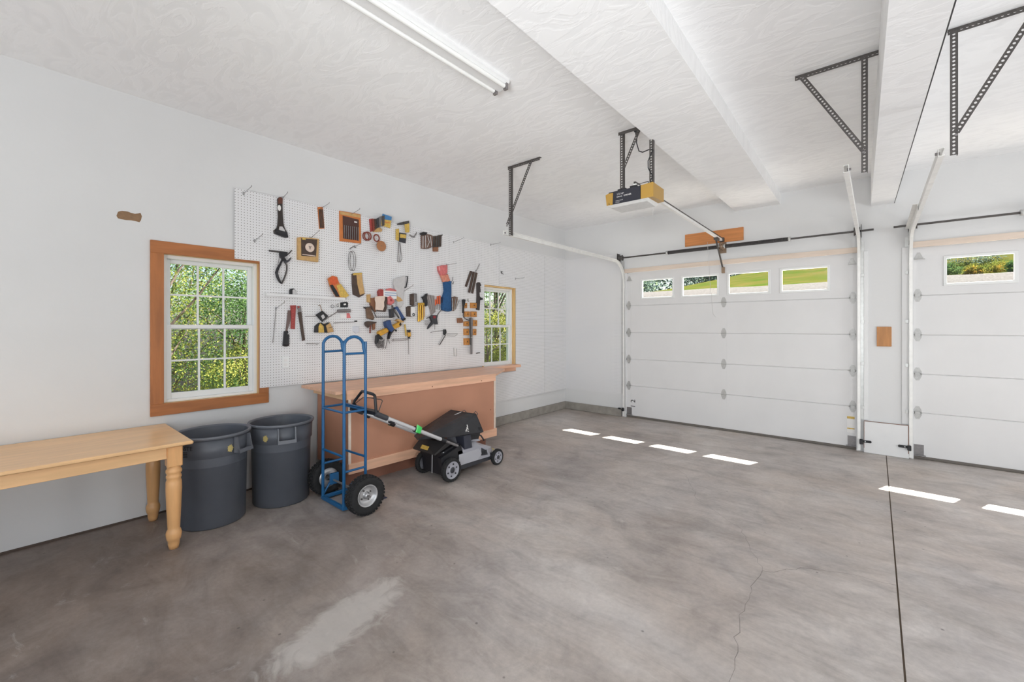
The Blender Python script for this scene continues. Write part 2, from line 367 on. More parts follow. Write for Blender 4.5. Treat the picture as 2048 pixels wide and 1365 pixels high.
    def build(s, name, m, parent=None, kind=None, label=None):
        if parent is not None: o0 = WLOC[parent.name]
        else:
            xs = [p[0] for p in s.v]; ys = [p[1] for p in s.v]; zs = [p[2] for p in s.v]
            o0 = Vector(((min(xs) + max(xs)) / 2, (min(ys) + max(ys)) / 2, min(zs)))
        me = bpy.data.meshes.new(name); me.from_pydata([(p[0] - o0[0], p[1] - o0[1], p[2] - o0[2]) for p in s.v], [], s.f)
        me.polygons.foreach_set('use_smooth', s.sm); me.materials.append(m); me.update()
        o = bpy.data.objects.new(name, me); COL.objects.link(o)
        if parent is not None: o.parent = parent
        else: o.location = o0
        WLOC[o.name] = Vector(o0)
        if kind: o['kind'] = kind
        if label: o['label'] = label
        return o
WLOC = {}
def thing(name, label, cat, loc=(0, 0, 0), group=None, kind=None):
    o = bpy.data.objects.new(name, None); COL.objects.link(o); o.location = loc; o.empty_display_size = .05
    WLOC[o.name] = Vector(loc)
    if kind: o['kind'] = kind
    return tag(o, label, cat, group)
def tag(o, label=None, cat=None, group=None, kind=None):
    if label: o['label'] = label
    if cat: o['category'] = cat
    if group: o['group'] = group
    if kind: o['kind'] = kind
    return o
def bx(a, b, ch=0.0): return MB().box(a, b, ch)
def arc(c, r, a0, a1, n, f):
    return [f(c[0] + r * math.cos(a0 + (a1 - a0) * i / n), c[1] + r * math.sin(a0 + (a1 - a0) * i / n)) for i in range(n + 1)]
def lettering(text, size, parent, m, M, depth=0.0006, bend=None, name='lettering', align='LEFT'):
    """flat printed words as a real mesh; M places the text plane, bend(v) may wrap it on a curved side"""
    cu = bpy.data.curves.new('t', 'FONT'); cu.body = text; cu.size = size; cu.extrude = depth; cu.align_x = align; cu.resolution_u = 2
    ob = bpy.data.objects.new('t', cu); COL.objects.link(ob)
    dg = bpy.context.evaluated_depsgraph_get(); me = bpy.data.meshes.new_from_object(ob.evaluated_get(dg))
    bpy.data.objects.remove(ob); bpy.data.curves.remove(cu)
    for v in me.vertices:
        v.co = (bend(v.co) if bend else M @ v.co) - WLOC[parent.name]
    me.materials.clear(); me.materials.append(m)
    o = bpy.data.objects.new(name, me); COL.objects.link(o); o.parent = parent; WLOC[o.name] = WLOC[parent.name]
    return o

# ---------------------------------------------------------------- room shell
HC = 3.41
W1 = (-6.098, -5.376, 0.912, 2.165); W2 = (-2.275, -1.555, 0.93, 2.175)
def st(o): o['kind'] = 'structure'; return o
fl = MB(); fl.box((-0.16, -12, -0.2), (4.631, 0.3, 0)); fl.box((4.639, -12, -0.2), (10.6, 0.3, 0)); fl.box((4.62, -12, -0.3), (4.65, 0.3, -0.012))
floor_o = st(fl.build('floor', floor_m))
jm = MB().box((4.6312, -11.9, -0.0118), (4.6388, 0.02, -0.004)).build('control_joint', mat('joint_filler', (84, 70, 56), 0.9), floor_o)
def crack(pts, w, name='crack'):
    m = MB(); r2 = random.Random(len(pts) * 31 + int(pts[0][0] * 100)); P = []
    for i in range(len(pts) - 1):
        a = Vector(pts[i] + (0,)); b = Vector(pts[i + 1] + (0,)); k = max(2, int((b - a).length / 0.05))
        for j in range(k): P.append(a.lerp(b, j / k) + Vector((r2.uniform(-.014, .014), r2.uniform(-.014, .014), 0)))
    P.append(Vector(pts[-1] + (0,)))
    V = []; F = []
    for i, p in enumerate(P):
        t = (P[min(i + 1, len(P) - 1)] - P[max(0, i - 1)]).normalized(); n = Vector((-t.y, t.x, 0)); ww = w * r2.uniform(.5, 1.2)
        V += [(p.x + n.x * ww, p.y + n.y * ww, .0006), (p.x - n.x * ww, p.y - n.y * ww, .0006)]
    for i in range(len(P) - 1): F.append((2 * i, 2 * i + 1, 2 * i + 3, 2 * i + 2))
    m.add(V, F); m.build(name, mat('crack_line', (122, 116, 112), 0.9), floor_o)
crack([(4.07, -5.0), (3.985, -4.43), (3.971, -4.1), (4.0, -3.84), (4.17, -3.64), (4.41, -3.52), (4.63, -3.48)], .0013)
crack([(4.0, -3.84), (3.75, -3.3), (3.3, -2.9), (3.0, -2.3), (2.5, -2.0)], .0009)

def wall_with_holes(name, axis, c0, c1, s0, s1, holes, m, z1=HC):
    """axis 'x': wall plane of constant x from c0 to c1, running s0..s1 in y"""
    w = MB(); cuts = sorted(holes); cur = s0
    def put(a, b, za, zb):
        if b - a < 1e-4 or zb - za < 1e-4: return
        if axis == 'x': w.box((c0, a, za), (c1, b, zb))
        else: w.box((a, c0, za), (b, c1, zb))
    for (a, b, za, zb) in cuts:
        put(cur, a, 0, z1); put(a, b, 0, za); put(a, b, zb, z1); cur = b
    put(cur, s1, 0, z1)
    return st(w.build(name, m))
wall_left = wall_with_holes('wall_left', 'x', -0.16, 0.0, -12, 0.12, [(W1[0] - .02, W1[1] + .02, W1[2] - .02, W1[3] + .02), (W2[0] - .02, W2[1] + .02, W2[2] - .02, W2[3] + .02)], wall_m)
wall_back = wall_with_holes('wall_back', 'y', -0.03, 0.14, 0.0, 10.6, [(1.235, 4.365, 0, 2.50), (4.865, 7.995, 0, 2.50)], wall_m)
wall_rear = wall_with_holes('wall_rear', 'y', -12.16, -12.0, -0.16, 10.6, [(0.3, 7.0, 0, 3.1)], wall_m)  # unseen opening added to let sky light into the room
wall_right = wall_with_holes('wall_right', 'x', 10.6, 10.76, -12, 0.12, [], wall_m)
ceiling = st(MB().box((-0.6, -13.2, HC), (12.4, 0.5, HC + .25)).build('ceiling', ceil_m))
beam1 = st(MB().hull([(x, y, z) for z in (3.252, HC + .01) for x, y in ((2.968, -.03), (3.535, -.03), (3.03, -12), (3.75, -12))]).build('ceiling_beam', ceil_m))
b2 = MB(); sx = .019; sz = .029
def b2p(x, y, dz): return (x - (y + .03) * sx, y, 3.045 + (y + .03) * sz + dz)
y0, y1 = -11.9, -.03
v = [b2p(4.492, y0, 0), b2p(4.706, y0, 0), b2p(4.706, y1, 0), b2p(4.492, y1, 0)]
top = [(p[0], p[1], HC + .01) for p in v]
b2.add(v + top, [(3, 2, 1, 0), (4, 5, 6, 7), (0, 1, 5, 4), (1, 2, 6, 5), (2, 3, 7, 6), (3, 0, 4, 7)])
beam2 = st(b2.build('ceiling_beam', ceil_m))
gs = MB(); gs.bar(b2p(4.709, y0, .004), b2p(4.709, y1, .004), .006, .008); gs.build('edge_strip', mat('shadow_gap_dark', (52, 50, 50), .7), beam2)  # dark strip that paints in the shadow gap along the beam edge

# footing ledges that show along the foot of the walls
st(MB().box((0.0, -2.75, 0), (0.04, -0.03, 0.135), .006).build('baseboard_left', concrete2_m))
st(MB().box((0.04, -0.075, 0), (1.185, -0.03, 0.135), .006).build('baseboard_back', concrete2_m))
gapl = MB().box((0.0, -11.9, 0.0), (0.006, -2.75, 0.016)); st(gapl.build('trim_1', mat('wall_foot_gap', (88, 76, 68), .9)))
# bare patch in the paint of the left wall
pp = MB().slab([(-6.389,2.425),(-6.380,2.458),(-6.368,2.466),(-6.356,2.471),(-6.339,2.472),(-6.321,2.472),(-6.303,2.466),(-6.279,2.463),(-6.257,2.471),(-6.245,2.478),(-6.236,2.451),(-6.242,2.418),(-6.251,2.400),(-6.273,2.404),(-6.303,2.406),(-6.333,2.402),(-6.362,2.404),(-6.380,2.407)], 0.0, 0.0008)
pp.build('bare_patch', patch_m, wall_left)
# pier between the doors: upright trims and the low boxed footing
st(MB().box((4.425, -0.046, 0.40), (4.468, -0.03, 2.50), .003).build('trim_2', white_m))
st(MB().box((4.775, -0.046, 0.40), (4.836, -0.03, 2.50), .003).build('trim_3', white_m))
fb = st(MB().box((4.425, -0.085, 0), (4.836, -0.03, 0.392), .006).build('trim_4', white_m))
rl = MB(); rl.box((4.43, -0.087, .389), (4.832, -0.0845, .396)); rl.box((4.426, -.087, .06), (4.431, -.0845, .39)); rl.box((4.829, -.087, .06), (4.835, -.0845, .39))
rl.build('rust_edge', mat('rusty_edge', (128, 92, 74), .9), fb)
st(MB().box((1.222, -0.05, 2.487), (4.372, -0.03, 2.556), .003).build('trim_5', rawpine_m))
st(MB().box((4.852, -0.05, 2.487), (8.0, -0.03, 2.556), .003).build('trim_6', rawpine_m))
for nm, a, b in (('trim_7', 1.222, 1.252), ('trim_8', 4.352, 4.378), ('trim_9', 4.852, 4.878)):
    st(MB().box((a, -0.034, 0), (b, .06, 2.50)).build(nm, white_m))

# ---------------------------------------------------------------- left wall windows
def window(name, W, casing):
    y0, y1, z0, z1 = W
    root = bpy.data.objects.new(name, None); COL.objects.link(root); root.location = (0, (y0 + y1) / 2, z0); root['kind'] = 'structure'; WLOC[root.name] = Vector(root.location)
    t = .02
    j = MB(); j.box((-.16, y0 - t, z0 - t), (.0, y0, z1 + t)); j.box((-.16, y1, z0 - t), (.0, y1 + t, z1 + t)); j.box((-.16, y0, z1), (.0, y1, z1 + t)); j.box((-.16, y0, z0 - t), (.0, y1, z0))
    j.build('jamb_liner', jamb_m, root)
    f = MB(); w = .03
    for a, b in (((y0, z0), (y0 + w, z1)), ((y1 - w, z0), (y1, z1)), ((y0 + w, z1 - w), (y1 - w, z1)), ((y0 + w, z0), (y1 - w, z0 + w * .8))):
        f.box((-.14, a[0], a[1]), (-.035, b[0], b[1]), .003)
    f.build('window_frame', vinyl_m, root)
    zm = (z0 + z1) / 2 + .012
    for nm, za, zb, xc in (('upper_sash', zm - .02, z1 - w, -.108), ('lower_sash', z0 + w * .8, zm + .022, -.07)):
        ya, yb = y0 + w, y1 - w; s = .034; th = .015
        sash = MB()
        bot = .05 if nm == 'lower_sash' else .034
        sash.box((xc - th, ya, za), (xc + th, ya + s, zb), .003); sash.box((xc - th, yb - s, za), (xc + th, yb, zb), .003)
        sash.box((xc - th, ya + s, zb - s), (xc + th, yb - s, zb), .003); sash.box((xc - th, ya + s, za), (xc + th, yb - s, za + bot), .003)
        so = sash.build(nm, vinyl_m, root)
        gy0, gy1, gz0, gz1 = ya + s, yb - s, za + bot, zb - s
        mun = []
        for k in (1, 2):
            yy = gy0 + (gy1 - gy0) * k / 3
            MB().box((xc - .007, yy - .0075, gz0), (xc + .007, yy + .0075, gz1)).build('muntin', vinyl_m, so)
        zz = (gz0 + gz1) / 2
        MB().box((xc - .0063, gy0, zz - .0075), (xc + .0063, gy1, zz + .0075)).build('muntin', vinyl_m, so)
        for k in range(3):
            for q in (0, 1):
                a = gy0 + (gy1 - gy0) * k / 3 + (.0075 if k else 0); b = gy0 + (gy1 - gy0) * (k + 1) / 3 - (.0075 if k < 2 else 0)
                c = (gz0 if q == 0 else zz + .0075); d = (zz - .0075 if q == 0 else gz1)
                MB().add([(xc, a, c), (xc, b, c), (xc, b, d), (xc, a, d)], [(0, 1, 2, 3)]).build('pane', glass_m, so)
    for nm, a, b, m in casing: MB().box((0, a[0], a[1]), (.019, b[0], b[1]), .002).build(nm, m, root)
    return root
c = .0
window('window_1', W1, [('side_casing', (-6.186, 0.912), (W1[0], 2.165), trimwoodv_m), ('head_casing', (-6.186, 2.165), (-5.29, 2.268), trimwood_m), ('side_casing', (W1[1], .912), (-5.29, 2.165), trimwoodv_m), ('sill_casing', (-6.186, .815), (-5.29, .912), trimwood_m)])
w2 = window('window_2', W2, [('side_casing', (W2[1], .93), (W2[1] + .02, 2.175), jamb_m), ('head_casing', (W2[0] - .02, 2.175), (W2[1] + .02, 2.197), jamb_m), ('side_casing', (W2[0] - .02, .93), (W2[0], 2.175), jamb_m)])
MB().box((-.03, -2.30, .905), (.15, -1.545, .945), .005).build('window_stool', benchwood_m, w2)
MB().box((.0, -2.29, .835), (.03, -1.535, .905), .003).build('sill_casing', benchwood_m, w2)

# ---------------------------------------------------------------- sectional garage doors
ZS = [.03, .545, 1.0, 1.46, 1.925, 2.485]
def garage_door(name, x0, x1, nwin, extra):
    root = bpy.data.objects.new(name, None); COL.objects.link(root); root.location = ((x0 + x1) / 2, 0, 0); root['kind'] = 'structure'; WLOC[root.name] = Vector(root.location)
    wins = [(x0 + .277 + .6725 * k, x0 + .277 + .6725 * k + .52) for k in range(nwin)]
    for i in range(5):
        za, zb = ZS[i] + .002, ZS[i + 1] - .002; p = MB()
        if i < 4: p.box((x0, 0, za), (x1, .03, zb), .005)
        else:
            cur = x0
            for a, b in wins:
                p.box((cur, 0, za), (a, .03, zb)); p.box((a, 0, za), (b, .03, 2.045)); p.box((a, 0, 2.345), (b, .03, zb)); cur = b
            p.box((cur, 0, za), (x1, .03, zb))
        if i: p.box((x0, .012, ZS[i] - .015), (x1, .026, ZS[i] + .015))
        p.build('panel', door_m, root)
    for a, b in wins:
        f = MB(); e = .022
        for q, r_ in (((a - e, 2.045 - e), (b + e, 2.045 + .008)), ((a - e, 2.345 - .008), (b + e, 2.345 + e)), ((a - e, 2.045), (a + .008, 2.345)), ((b - .008, 2.045), (b + e, 2.345))):
            f.box((q[0], -.009, q[1]), (r_[0], .0, r_[1]), .003)
        for q, r_ in (((a, 2.045), (b, 2.053)), ((a, 2.337), (b, 2.345)), ((a, 2.045), (a + .008, 2.345)), ((b - .008, 2.045), (b, 2.345))):
            f.box((q[0], -.002, q[1]), (r_[0], .03, r_[1]))
        fo = f.build('window_frame', vinyl_m, root)
        MB().add([(a + .006, .02, 2.051), (b - .006, .02, 2.051), (b - .006, .02, 2.339), (a + .006, .02, 2.339)], [(0, 1, 2, 3)]).build('pane', glass_m, fo)
    xm = (x0 + x1) / 2
    for xa, xb in ((x0, x0 + .085), (xm - .04, xm + .04), (x1 - .085, x1)):
        s = MB()
        for i in range(5): s.box((xa, -.0022, ZS[i] + .012), (xb, 0, ZS[i + 1] - .012))
        s.build('stile', door_m, root)
    for i in range(1, 5):
        for xc, side in ((x0 + .042, -1), (xm, 0), (x1 - .042, 1)):
            h = MB(); z = ZS[i]; w = .034
            for sg in (1, -1):
                P = [(xc - w, z + sg * .006), (xc + w, z + sg * .006), (xc + w, z + sg * .03), (xc + .014, z + sg * .075), (xc - .014, z + sg * .075), (xc - w, z + sg * .03)]
                a = [(q[0], -.0025, q[1]) for q in P] + [(q[0], -.0055, q[1]) for q in P]; n = 6
                h.add(a, [tuple(range(n)), tuple(range(n, 2 * n))] + [(j, (j + 1) % n, n + (j + 1) % n, n + j) for j in range(n)])
                for q in ((xc, z + sg * .06), (xc - .018, z + sg * .028), (xc + .018, z + sg * .028)): h.lathe([(.0001, -.010), (.0045, -.010), (.0045, -.005)], (q[0], 0, q[1]), 'Y', 6, False)
            h.tube([(xc - w - .004, -.009, z), (xc + w + .004, -.009, z)], .0075, 8)
            if side: h.box((xc - .03, -.03, z - .012), (xc + .03, -.026, z + .012)); h.box((xc - .028, -.03, z - .012), (xc - .024, -.003, z + .012)); h.box((xc + .024, -.03, z - .012), (xc + .028, -.003, z + .012))
            ho = h.build('hinge', hinge_m, root)
            if side:
                ro = MB(); ro.tube([(xc - side * .02, -.022, z), (xc + side * .066, -.022, z)], .005, 6); ro.lathe([(.004, -.008), (.02, -.008), (.02, .008), (.004, .008)], (xc + side * .062, -.022, z), 'X', 12)
                ro.build('roller', white_m, ho)
    for xc, side in ((x0 + .05, -1), (x1 - .05, 1)):
        h = MB(); z = 2.36; h.box((xc - .04, -.006, z - .01), (xc + .04, -.002, z + .012)); h.box((xc - .04, -.03, z - .012), (xc + .055 * 1, -.002, z - .008))
        P = [(xc - .035, z + .012), (xc + .035, z + .012), (xc + .012, z + .07), (xc - .012, z + .07)]
        a = [(q[0], -.002, q[1]) for q in P] + [(q[0], -.006, q[1]) for q in P]; h.add(a, [(0, 1, 2, 3), (4, 5, 6, 7)] + [(j, (j + 1) % 4, 4 + (j + 1) % 4, 4 + j) for j in range(4)])
        h.build('top_fixture', hinge_m, root)
        c_ = MB(); c_.box((xc - .045, -.004, .05), (xc + .045, -.001, .17)); c_.box((xc - .06, -.03, .045), (xc + .06, -.001, .05)); c_.build('bottom_bracket', mgrey_m, root)
    MB().box((x0, -.004, .004), (x1, .04, .034), .004).build('bottom_seal', mat('door_bottom_seal', (110, 104, 98), .8), root)
    if extra:
        s = MB().box((x1 - .10, -.0024, .21), (x1 - .025, -.0018, .42)); s.build('warning_sticker', whitecard_m, root)
        s = MB().box((x1 - .10, -.003, .385), (x1 - .025, -.0022, .415)).box((x1 - .10, -.003, .255), (x1 - .025, -.0022, .268)); s.build('warning_band', yellow_m, root)
        M = Matrix.Translation((x0 + .155, -.003, .165)) @ Matrix.Rotation(R(-90), 4, 'Y') @ Matrix.Rotation(R(90), 4, 'X')
        lettering('1 2', .115, root, olive_m, M)
    return root
garage_door('door_1', 1.25, 4.36, 4, True)
garage_door('door_2', 4.872, 7.985, 4, False)
# daylight-tight packing behind door edges
st(MB().box((1.20, .046, 2.44), (4.40, .10, 2.56)).box((4.83, .046, 2.44), (8.02, .10, 2.56)).box((1.20, .046, 0), (1.262, .10, 2.5)).box((4.348, .046, 0), (4.40, .10, 2.5)).box((4.83, .046, 0), (4.885, .10, 2.5)).box((7.97, .046, 0), (8.02, .10, 2.5)).build('trim_10', white_m))

# ---------------------------------------------------------------- outdoors
def smooth(a, b, x):
    t = max(0.0, min(1.0, (x - a) / (b - a))); return t * t * (3 - 2 * t)
def ground_z(x, y):
    base = -.07 - (.45 + 4.5 * max(0, min(1, (-x - 1) / 22))) * smooth(0, -1, x) * (1 - smooth(2, 7, y))
    g = base + (3.38 - base) * smooth(2.5, 14.5, y)
    if y > 14.5:
        top = 4.5 + .2 * (x + 7.9); top = max(3.5, min(11, top)); g = 3.38 + (top - 3.38) * smooth(14.5, 30, y) ** .9
    return g + .05 * mnoise.noise((x * .6, y * .6, 0)) * smooth(3, 8, y)
def patch_grid(xs, ys, keep):
    m = MB(); idx = {}
    for i, x in enumerate(xs):
        for j, y in enumerate(ys): idx[i, j] = len(m.v); m.v.append((x, y, ground_z(x, y)))
    for i in range(len(xs) - 1):
        for j in range(len(ys) - 1):
            if keep((xs[i] + xs[i + 1]) / 2, (ys[j] + ys[j + 1]) / 2): m.f.append((idx[i, j], idx[i + 1, j], idx[i + 1, j + 1], idx[i, j + 1])); m.sm.append(True)
    return m
gravel_m = mat('gravel', (80, 78, 76), .95, spec=0.0, var=.35, vscale=22, bump=.4, bscale=30)
lawn_m = mat('lawn_grass', (46, 60, 20), .95, spec=0.0, rgb2=(68, 63, 32), vscale=.7, stretch=(1, 1.5, 1), bump=.6, bscale=40)
under_m = mat('woodland_ground', (98, 104, 66), .95, spec=0.0, var=.3, vscale=2)
xs = [-40 + 1.5 * i for i in range(54)]; ys = [.2 + 1.43 * i for i in range(11)]
st(patch_grid(xs, ys, lambda x, y: x > -1 or y > 5.5).build('driveway', gravel_m))
bounce_apron_m = mat('bounce_apron_pale', (226, 222, 214), .85, var=.06, vscale=3)
st(MB().box((-.6, .14, -.3), (10.8, 6.0, -.055)).build('bounce_apron', bounce_apron_m))  # unseen pale slab added to bounce sun through the door panes onto the ceiling
ys2 = [14.5 + 1.5 * i for i in range(20)]
st(patch_grid(xs, ys2, lambda x, y: True).build('lawn', lawn_m))
xs3 = [-40 + 1.55 * i for i in range(26)] + [-.2]; ys3 = [-20 + 1.5 * i for i in range(18)]
st(patch_grid(xs3, ys3, lambda x, y: x < -.1).build('ground_left', under_m))

def leaf_material(name, c1, c2, c3):
    m = bpy.data.materials.new(name); m.use_nodes = True; nt = m.node_tree; nt.nodes.clear(); L = nt.links.new
    o = nt.nodes.new('ShaderNodeOutputMaterial'); mx = nt.nodes.new('ShaderNodeMixShader'); d = nt.nodes.new('ShaderNodeBsdfDiffuse'); t = nt.nodes.new('ShaderNodeBsdfTranslucent')
    tc = nt.nodes.new('ShaderNodeTexCoord'); n = nt.nodes.new('ShaderNodeTexNoise'); n.inputs['Scale'].default_value = .9; n.inputs['Detail'].default_value = 6; n.inputs['Roughness'].default_value = .75
    r = nt.nodes.new('ShaderNodeValToRGB'); r.color_ramp.elements.new(.5)
    for e, p, c_ in zip(r.color_ramp.elements, (.36, .5, .64), (c1, c2, c3)): e.position = p; e.color = lin(c_)
    L(tc.outputs['Object'], n.inputs[0]); L(n.outputs[0], r.inputs[0]); L(r.outputs[0], d.inputs[0]); L(r.outputs[0], t.inputs[0])
    mx.inputs[0].default_value = .4; L(d.outputs[0], mx.inputs[1]); L(t.outputs[0], mx.inputs[2]); L(mx.outputs[0], o.inputs[0]); return m
leafY_m = leaf_material('leaves_yellow_green', (62, 76, 34), (104, 112, 50), (158, 152, 84))
leafG_m = leaf_material('leaves_green', (38, 62, 36), (66, 92, 52), (112, 130, 76))
leafB_m = leaf_material('leaves_blue_green', (64, 84, 84), (90, 108, 100), (124, 138, 106))  # haze over the tree line is mixed into this leaf colour
flower_m = leaf_material('flowering_leaves', (62, 84, 40), (108, 108, 46), (168, 134, 58))
bark_m = mat('bark', (78, 66, 56), .9, var=.25, vscale=9, stretch=(2, 2, .4), bump=.6, bscale=14)
def tree(name, label, x, y, h, rad, nleaf, size, lm, seed, base=None, trunk=True, cz=None, zs=1.0, cat='tree', group=None, clumps=26, spread=.28):
    g = ground_z(x, y) if base is None else base
    t = thing(name, label, cat, (x, y, g), group); rr = random.Random(seed); nr = np.random.default_rng(seed)
    cz = g + h * .55 if cz is None else cz
    C = []
    for i in range(clumps):
        a = rr.uniform(0, 6.283); u = rr.uniform(-1, 1); q = rr.uniform(.35, 1) ** .6; s = math.sqrt(1 - u * u)
        C.append((x + rad * q * s * math.cos(a), y + rad * q * s * math.sin(a), cz + rad * zs * q * u))
    if trunk:
        m = MB(); k = max(.035, rad * .026); m.tube([(x, y, g - .1), (x + .1, y, g + h * .2), (x - .05, y + .1, cz), (x, y, cz + rad * zs * .7)], [k * 1.5, k * 1.2, k * .8, k * .3], 7)
        m.build('trunk', bark_m, t)
        for i in range(0, clumps, 2):
            c_ = C[i]; z0 = min(c_[2] - .1, g + h * rr.uniform(.15, .6)); mid = ((x + c_[0]) / 2 + rr.uniform(-.2, .2), (y + c_[1]) / 2 + rr.uniform(-.2, .2), (z0 + c_[2]) / 2 + rr.uniform(0, .3))
            MB().tube([(x, y, z0), mid, c_], [k * .6, k * .4, k * .12], 5).build('branch', bark_m, t)
    C = np.array(C); pick = nr.integers(0, len(C), nleaf); cl = rad * spread
    P = C[pick] + nr.normal(0, 1, (nleaf, 3)) * cl * np.array([.62, .62, .5])
    a = nr.normal(0, 1, (nleaf, 3)); a /= np.linalg.norm(a, axis=1)[:, None]; b = nr.normal(0, 1, (nleaf, 3)); b -= a * (a * b).sum(1)[:, None]; b /= np.linalg.norm(b, axis=1)[:, None]
    s = size * nr.uniform(.6, 1.3, (nleaf, 1)); V = np.stack([P - a * s, P + b * s * .5, P + a * s, P - b * s * .5], 1).reshape(-1, 3) - np.array([x, y, g])
    me = bpy.data.meshes.new('foliage'); me.vertices.add(nleaf * 4); me.vertices.foreach_set('co', V.ravel()); me.loops.add(nleaf * 4); me.polygons.add(nleaf)
    me.loops.foreach_set('vertex_index', np.arange(nleaf * 4)); me.polygons.foreach_set('loop_start', np.arange(0, nleaf * 4, 4)); me.polygons.foreach_set('loop_total', np.full(nleaf, 4))
    me.materials.append(lm); me.update(calc_edges=True); me.validate()
    o = bpy.data.objects.new('foliage', me); COL.objects.link(o); o.parent = t; o['kind'] = 'stuff'; WLOC[o.name] = WLOC[t.name]
    return t
gt = 'trees outside the left windows'
tree('broadleaf_tree', 'yellow-green broadleaf tree filling the upper panes of the wood-cased window', -7.8, -5.2, 6.5, 2.6, 24000, .031, leafY_m, 3, cz=3.3, clumps=34)
tree('broadleaf_tree', 'dark green broadleaf tree in the right middle panes of the wood-cased window', -9.4, -2.6, 5.5, 2.2, 20000, .034, leafG_m, 5, cz=1.3, clumps=24)
tree('broadleaf_tree', 'pale sunlit tree low in the left panes of the wood-cased window', -8.6, -4.9, 4.0, 1.7, 9000, .030, leafY_m, 9, cz=.2)
tree('broadleaf_tree', 'tall green tree farther off behind the wood-cased window', -15.0, -3.6, 9, 3.6, 20000, .046, leafG_m, 12, cz=2.8, clumps=30)
tree('broadleaf_tree', 'small sunlit tree low in the right panes of the wood-cased window', -8.0, -3.0, 3.5, 1.3, 9000, .028, leafY_m, 15, cz=.1)
tree('broadleaf_tree', 'leafy green tree filling the panes of the window beside the workbench', -6.5, 5.0, 6, 2.5, 30000, .034, leafG_m, 21, cz=2.2, clumps=32)
tree('broadleaf_tree', 'darker green tree behind the one beside the workbench window', -10.5, 9.5, 7, 3.2, 22000, .046, leafG_m, 24, cz=2.4)
tree('broadleaf_tree', 'yellow-green tree low behind the workbench window', -5.0, 3.0, 4, 1.4, 14000, .030, leafY_m, 27, cz=.7)
gf = 'tree line beyond the lawn'
for i, (x, y, h, rd) in enumerate(((-17, 27, 9, 4.2), (-12, 29, 10, 4.4), (-7.2, 34, 8, 4.2), (-1.5, 38, 6, 3.6), (-22, 30, 9, 4.5), (4, 45, 7, 4.2), (-10.2, 20.5, 4, 2.9))):
    tree('dark_tree', ['dark tree in the leftmost pane of the first garage door', 'dark tree near the left edge of the second door pane', 'dark tree above the lawn in the second door pane', 'dark tree behind the lawn crest in the third door pane', 'dark tree farthest to the left beyond the driveway', 'dark tree behind the crest past the fourth door pane', 'lower dark tree at the gravel edge in the first door pane'][i], x, y, h, rd, 19000 if y < 28 else 11000, .10 if y < 28 else .13, leafB_m, 40 + i, cz=ground_z(x, y) + h * .45, group=gf, clumps=30, spread=.38)
for i, (x, y, rd, lm, lb) in enumerate(((7.3, 18.4, 1.0, leafB_m, 'blue-green bush at the left in the second garage door pane'), (7.75, 15.4, .34, flower_m, 'yellow flowering bush in the middle of the second garage door pane'), (7.05, 14.3, .26, flower_m, 'golden low bush at the bottom of the second garage door pane'), (8.1, 14.3, .3, leafG_m, 'green low bush at the right of the second garage door pane'), (6.55, 14.9, .34, leafG_m, 'green bush at the lower left of the second garage door pane'))):
    tree('garden_bush', lb, x, y, rd * 1.4, rd, 3500, .035 if rd > .8 else .022, lm, 70 + i, trunk=False, cz=ground_z(x, y) + rd * .5, zs=.7, cat='bush', group='garden bushes')

# ---------------------------------------------------------------- ceiling lamp (switched off)
t = thing('fluorescent_fixture', 'long white two-tube fluorescent ceiling fixture, switched off', 'light fixture', (2.365, -5.73, HC))
fb_ = MB(); fb_.hull([(x, y, z) for y in (-6.95, -4.50) for x, z in ((2.285, HC), (2.445, HC), (2.285, HC - .02), (2.445, HC - .02), (2.335, HC - .055), (2.395, HC - .055))]); fb_.build('housing', white_m, t)
tube_m = mat('fluorescent_tube', (236, 236, 234), .22)
for x in (2.312, 2.418):
    MB().tube([(x, -6.93, HC - .052), (x, -4.53, HC - .052)], .0165, 10).build('lamp_tube', tube_m, t)
    for y in (-4.515, -6.935):
        MB().box((x - .017, y - .012, HC - .075), (x + .017, y + .012, HC - .018), .003).build('lamp_socket', mgrey_m, t)
        MB().tube([(x, y - .02, HC - .052), (x, y + .0 - .012, HC - .052)], .0172, 10).build('lamp_cap', mgrey_m, t)

# ---------------------------------------------------------------- perforated angle-iron hangers
def angle_iron(m, p0, p1, w=.034, wd=(1, 0, 0), second=(0, 1, 0), pitch=.024, r=.0072, holes2=False):
    m.perf(p0, p1, wd, w, .0025, pitch, r)
    W = Vector(wd); T = (Vector(p1) - Vector(p0)).normalized(); W = (W - T * W.dot(T)).normalized(); S = Vector(second)
    e = W * (w / 2); c0 = Vector(p0) + e + S * (w / 2); c1 = Vector(p1) + e + S * (w / 2)
    if holes2: m.perf(c0, c1, S, w, .0025, pitch, r)
    else: m.bar(c0, c1, .0025, w, up=S) if False else m.bar(c0, c1, w, .0025, up=W)
def hanger(label, x0, x1, y, hx, hz, bt, bb, side=1):
    t = thing('hanging_bracket', label, 'bracket', ((x0 + x1) / 2, y, HC), 'angle-iron track hangers')
    m = MB(); m.perf((x0, y, HC - .018), (x1, y, HC - .018), (0, 0, 1), .034, .0025, .024, .0072); m.box((x0, y, HC - .003), (x1, y + .034, HC)); m.build('ceiling_angle', dark_m, t)
    m = MB(); angle_iron(m, (hx, y - .004, hz), (hx, y - .004, HC - .004), wd=(1, 0, 0)); m.build('hanger_post', dark_m, t)
    m = MB(); m.perf((bb[0], y - .009, bb[1]), (bt[0], y - .009, bt[1]), (1, 0, 0), .034, .0025, .024, .0072); m.build('brace', dark_m, t)
    for q in (bt, bb): MB().lathe([(.0001, -.016), (.008, -.016), (.008, -.004)], (q[0] * .98 + hx * .02, y, q[1] - .015), 'Y', 6, False).build('bolt', mgrey_m, t)
    return t
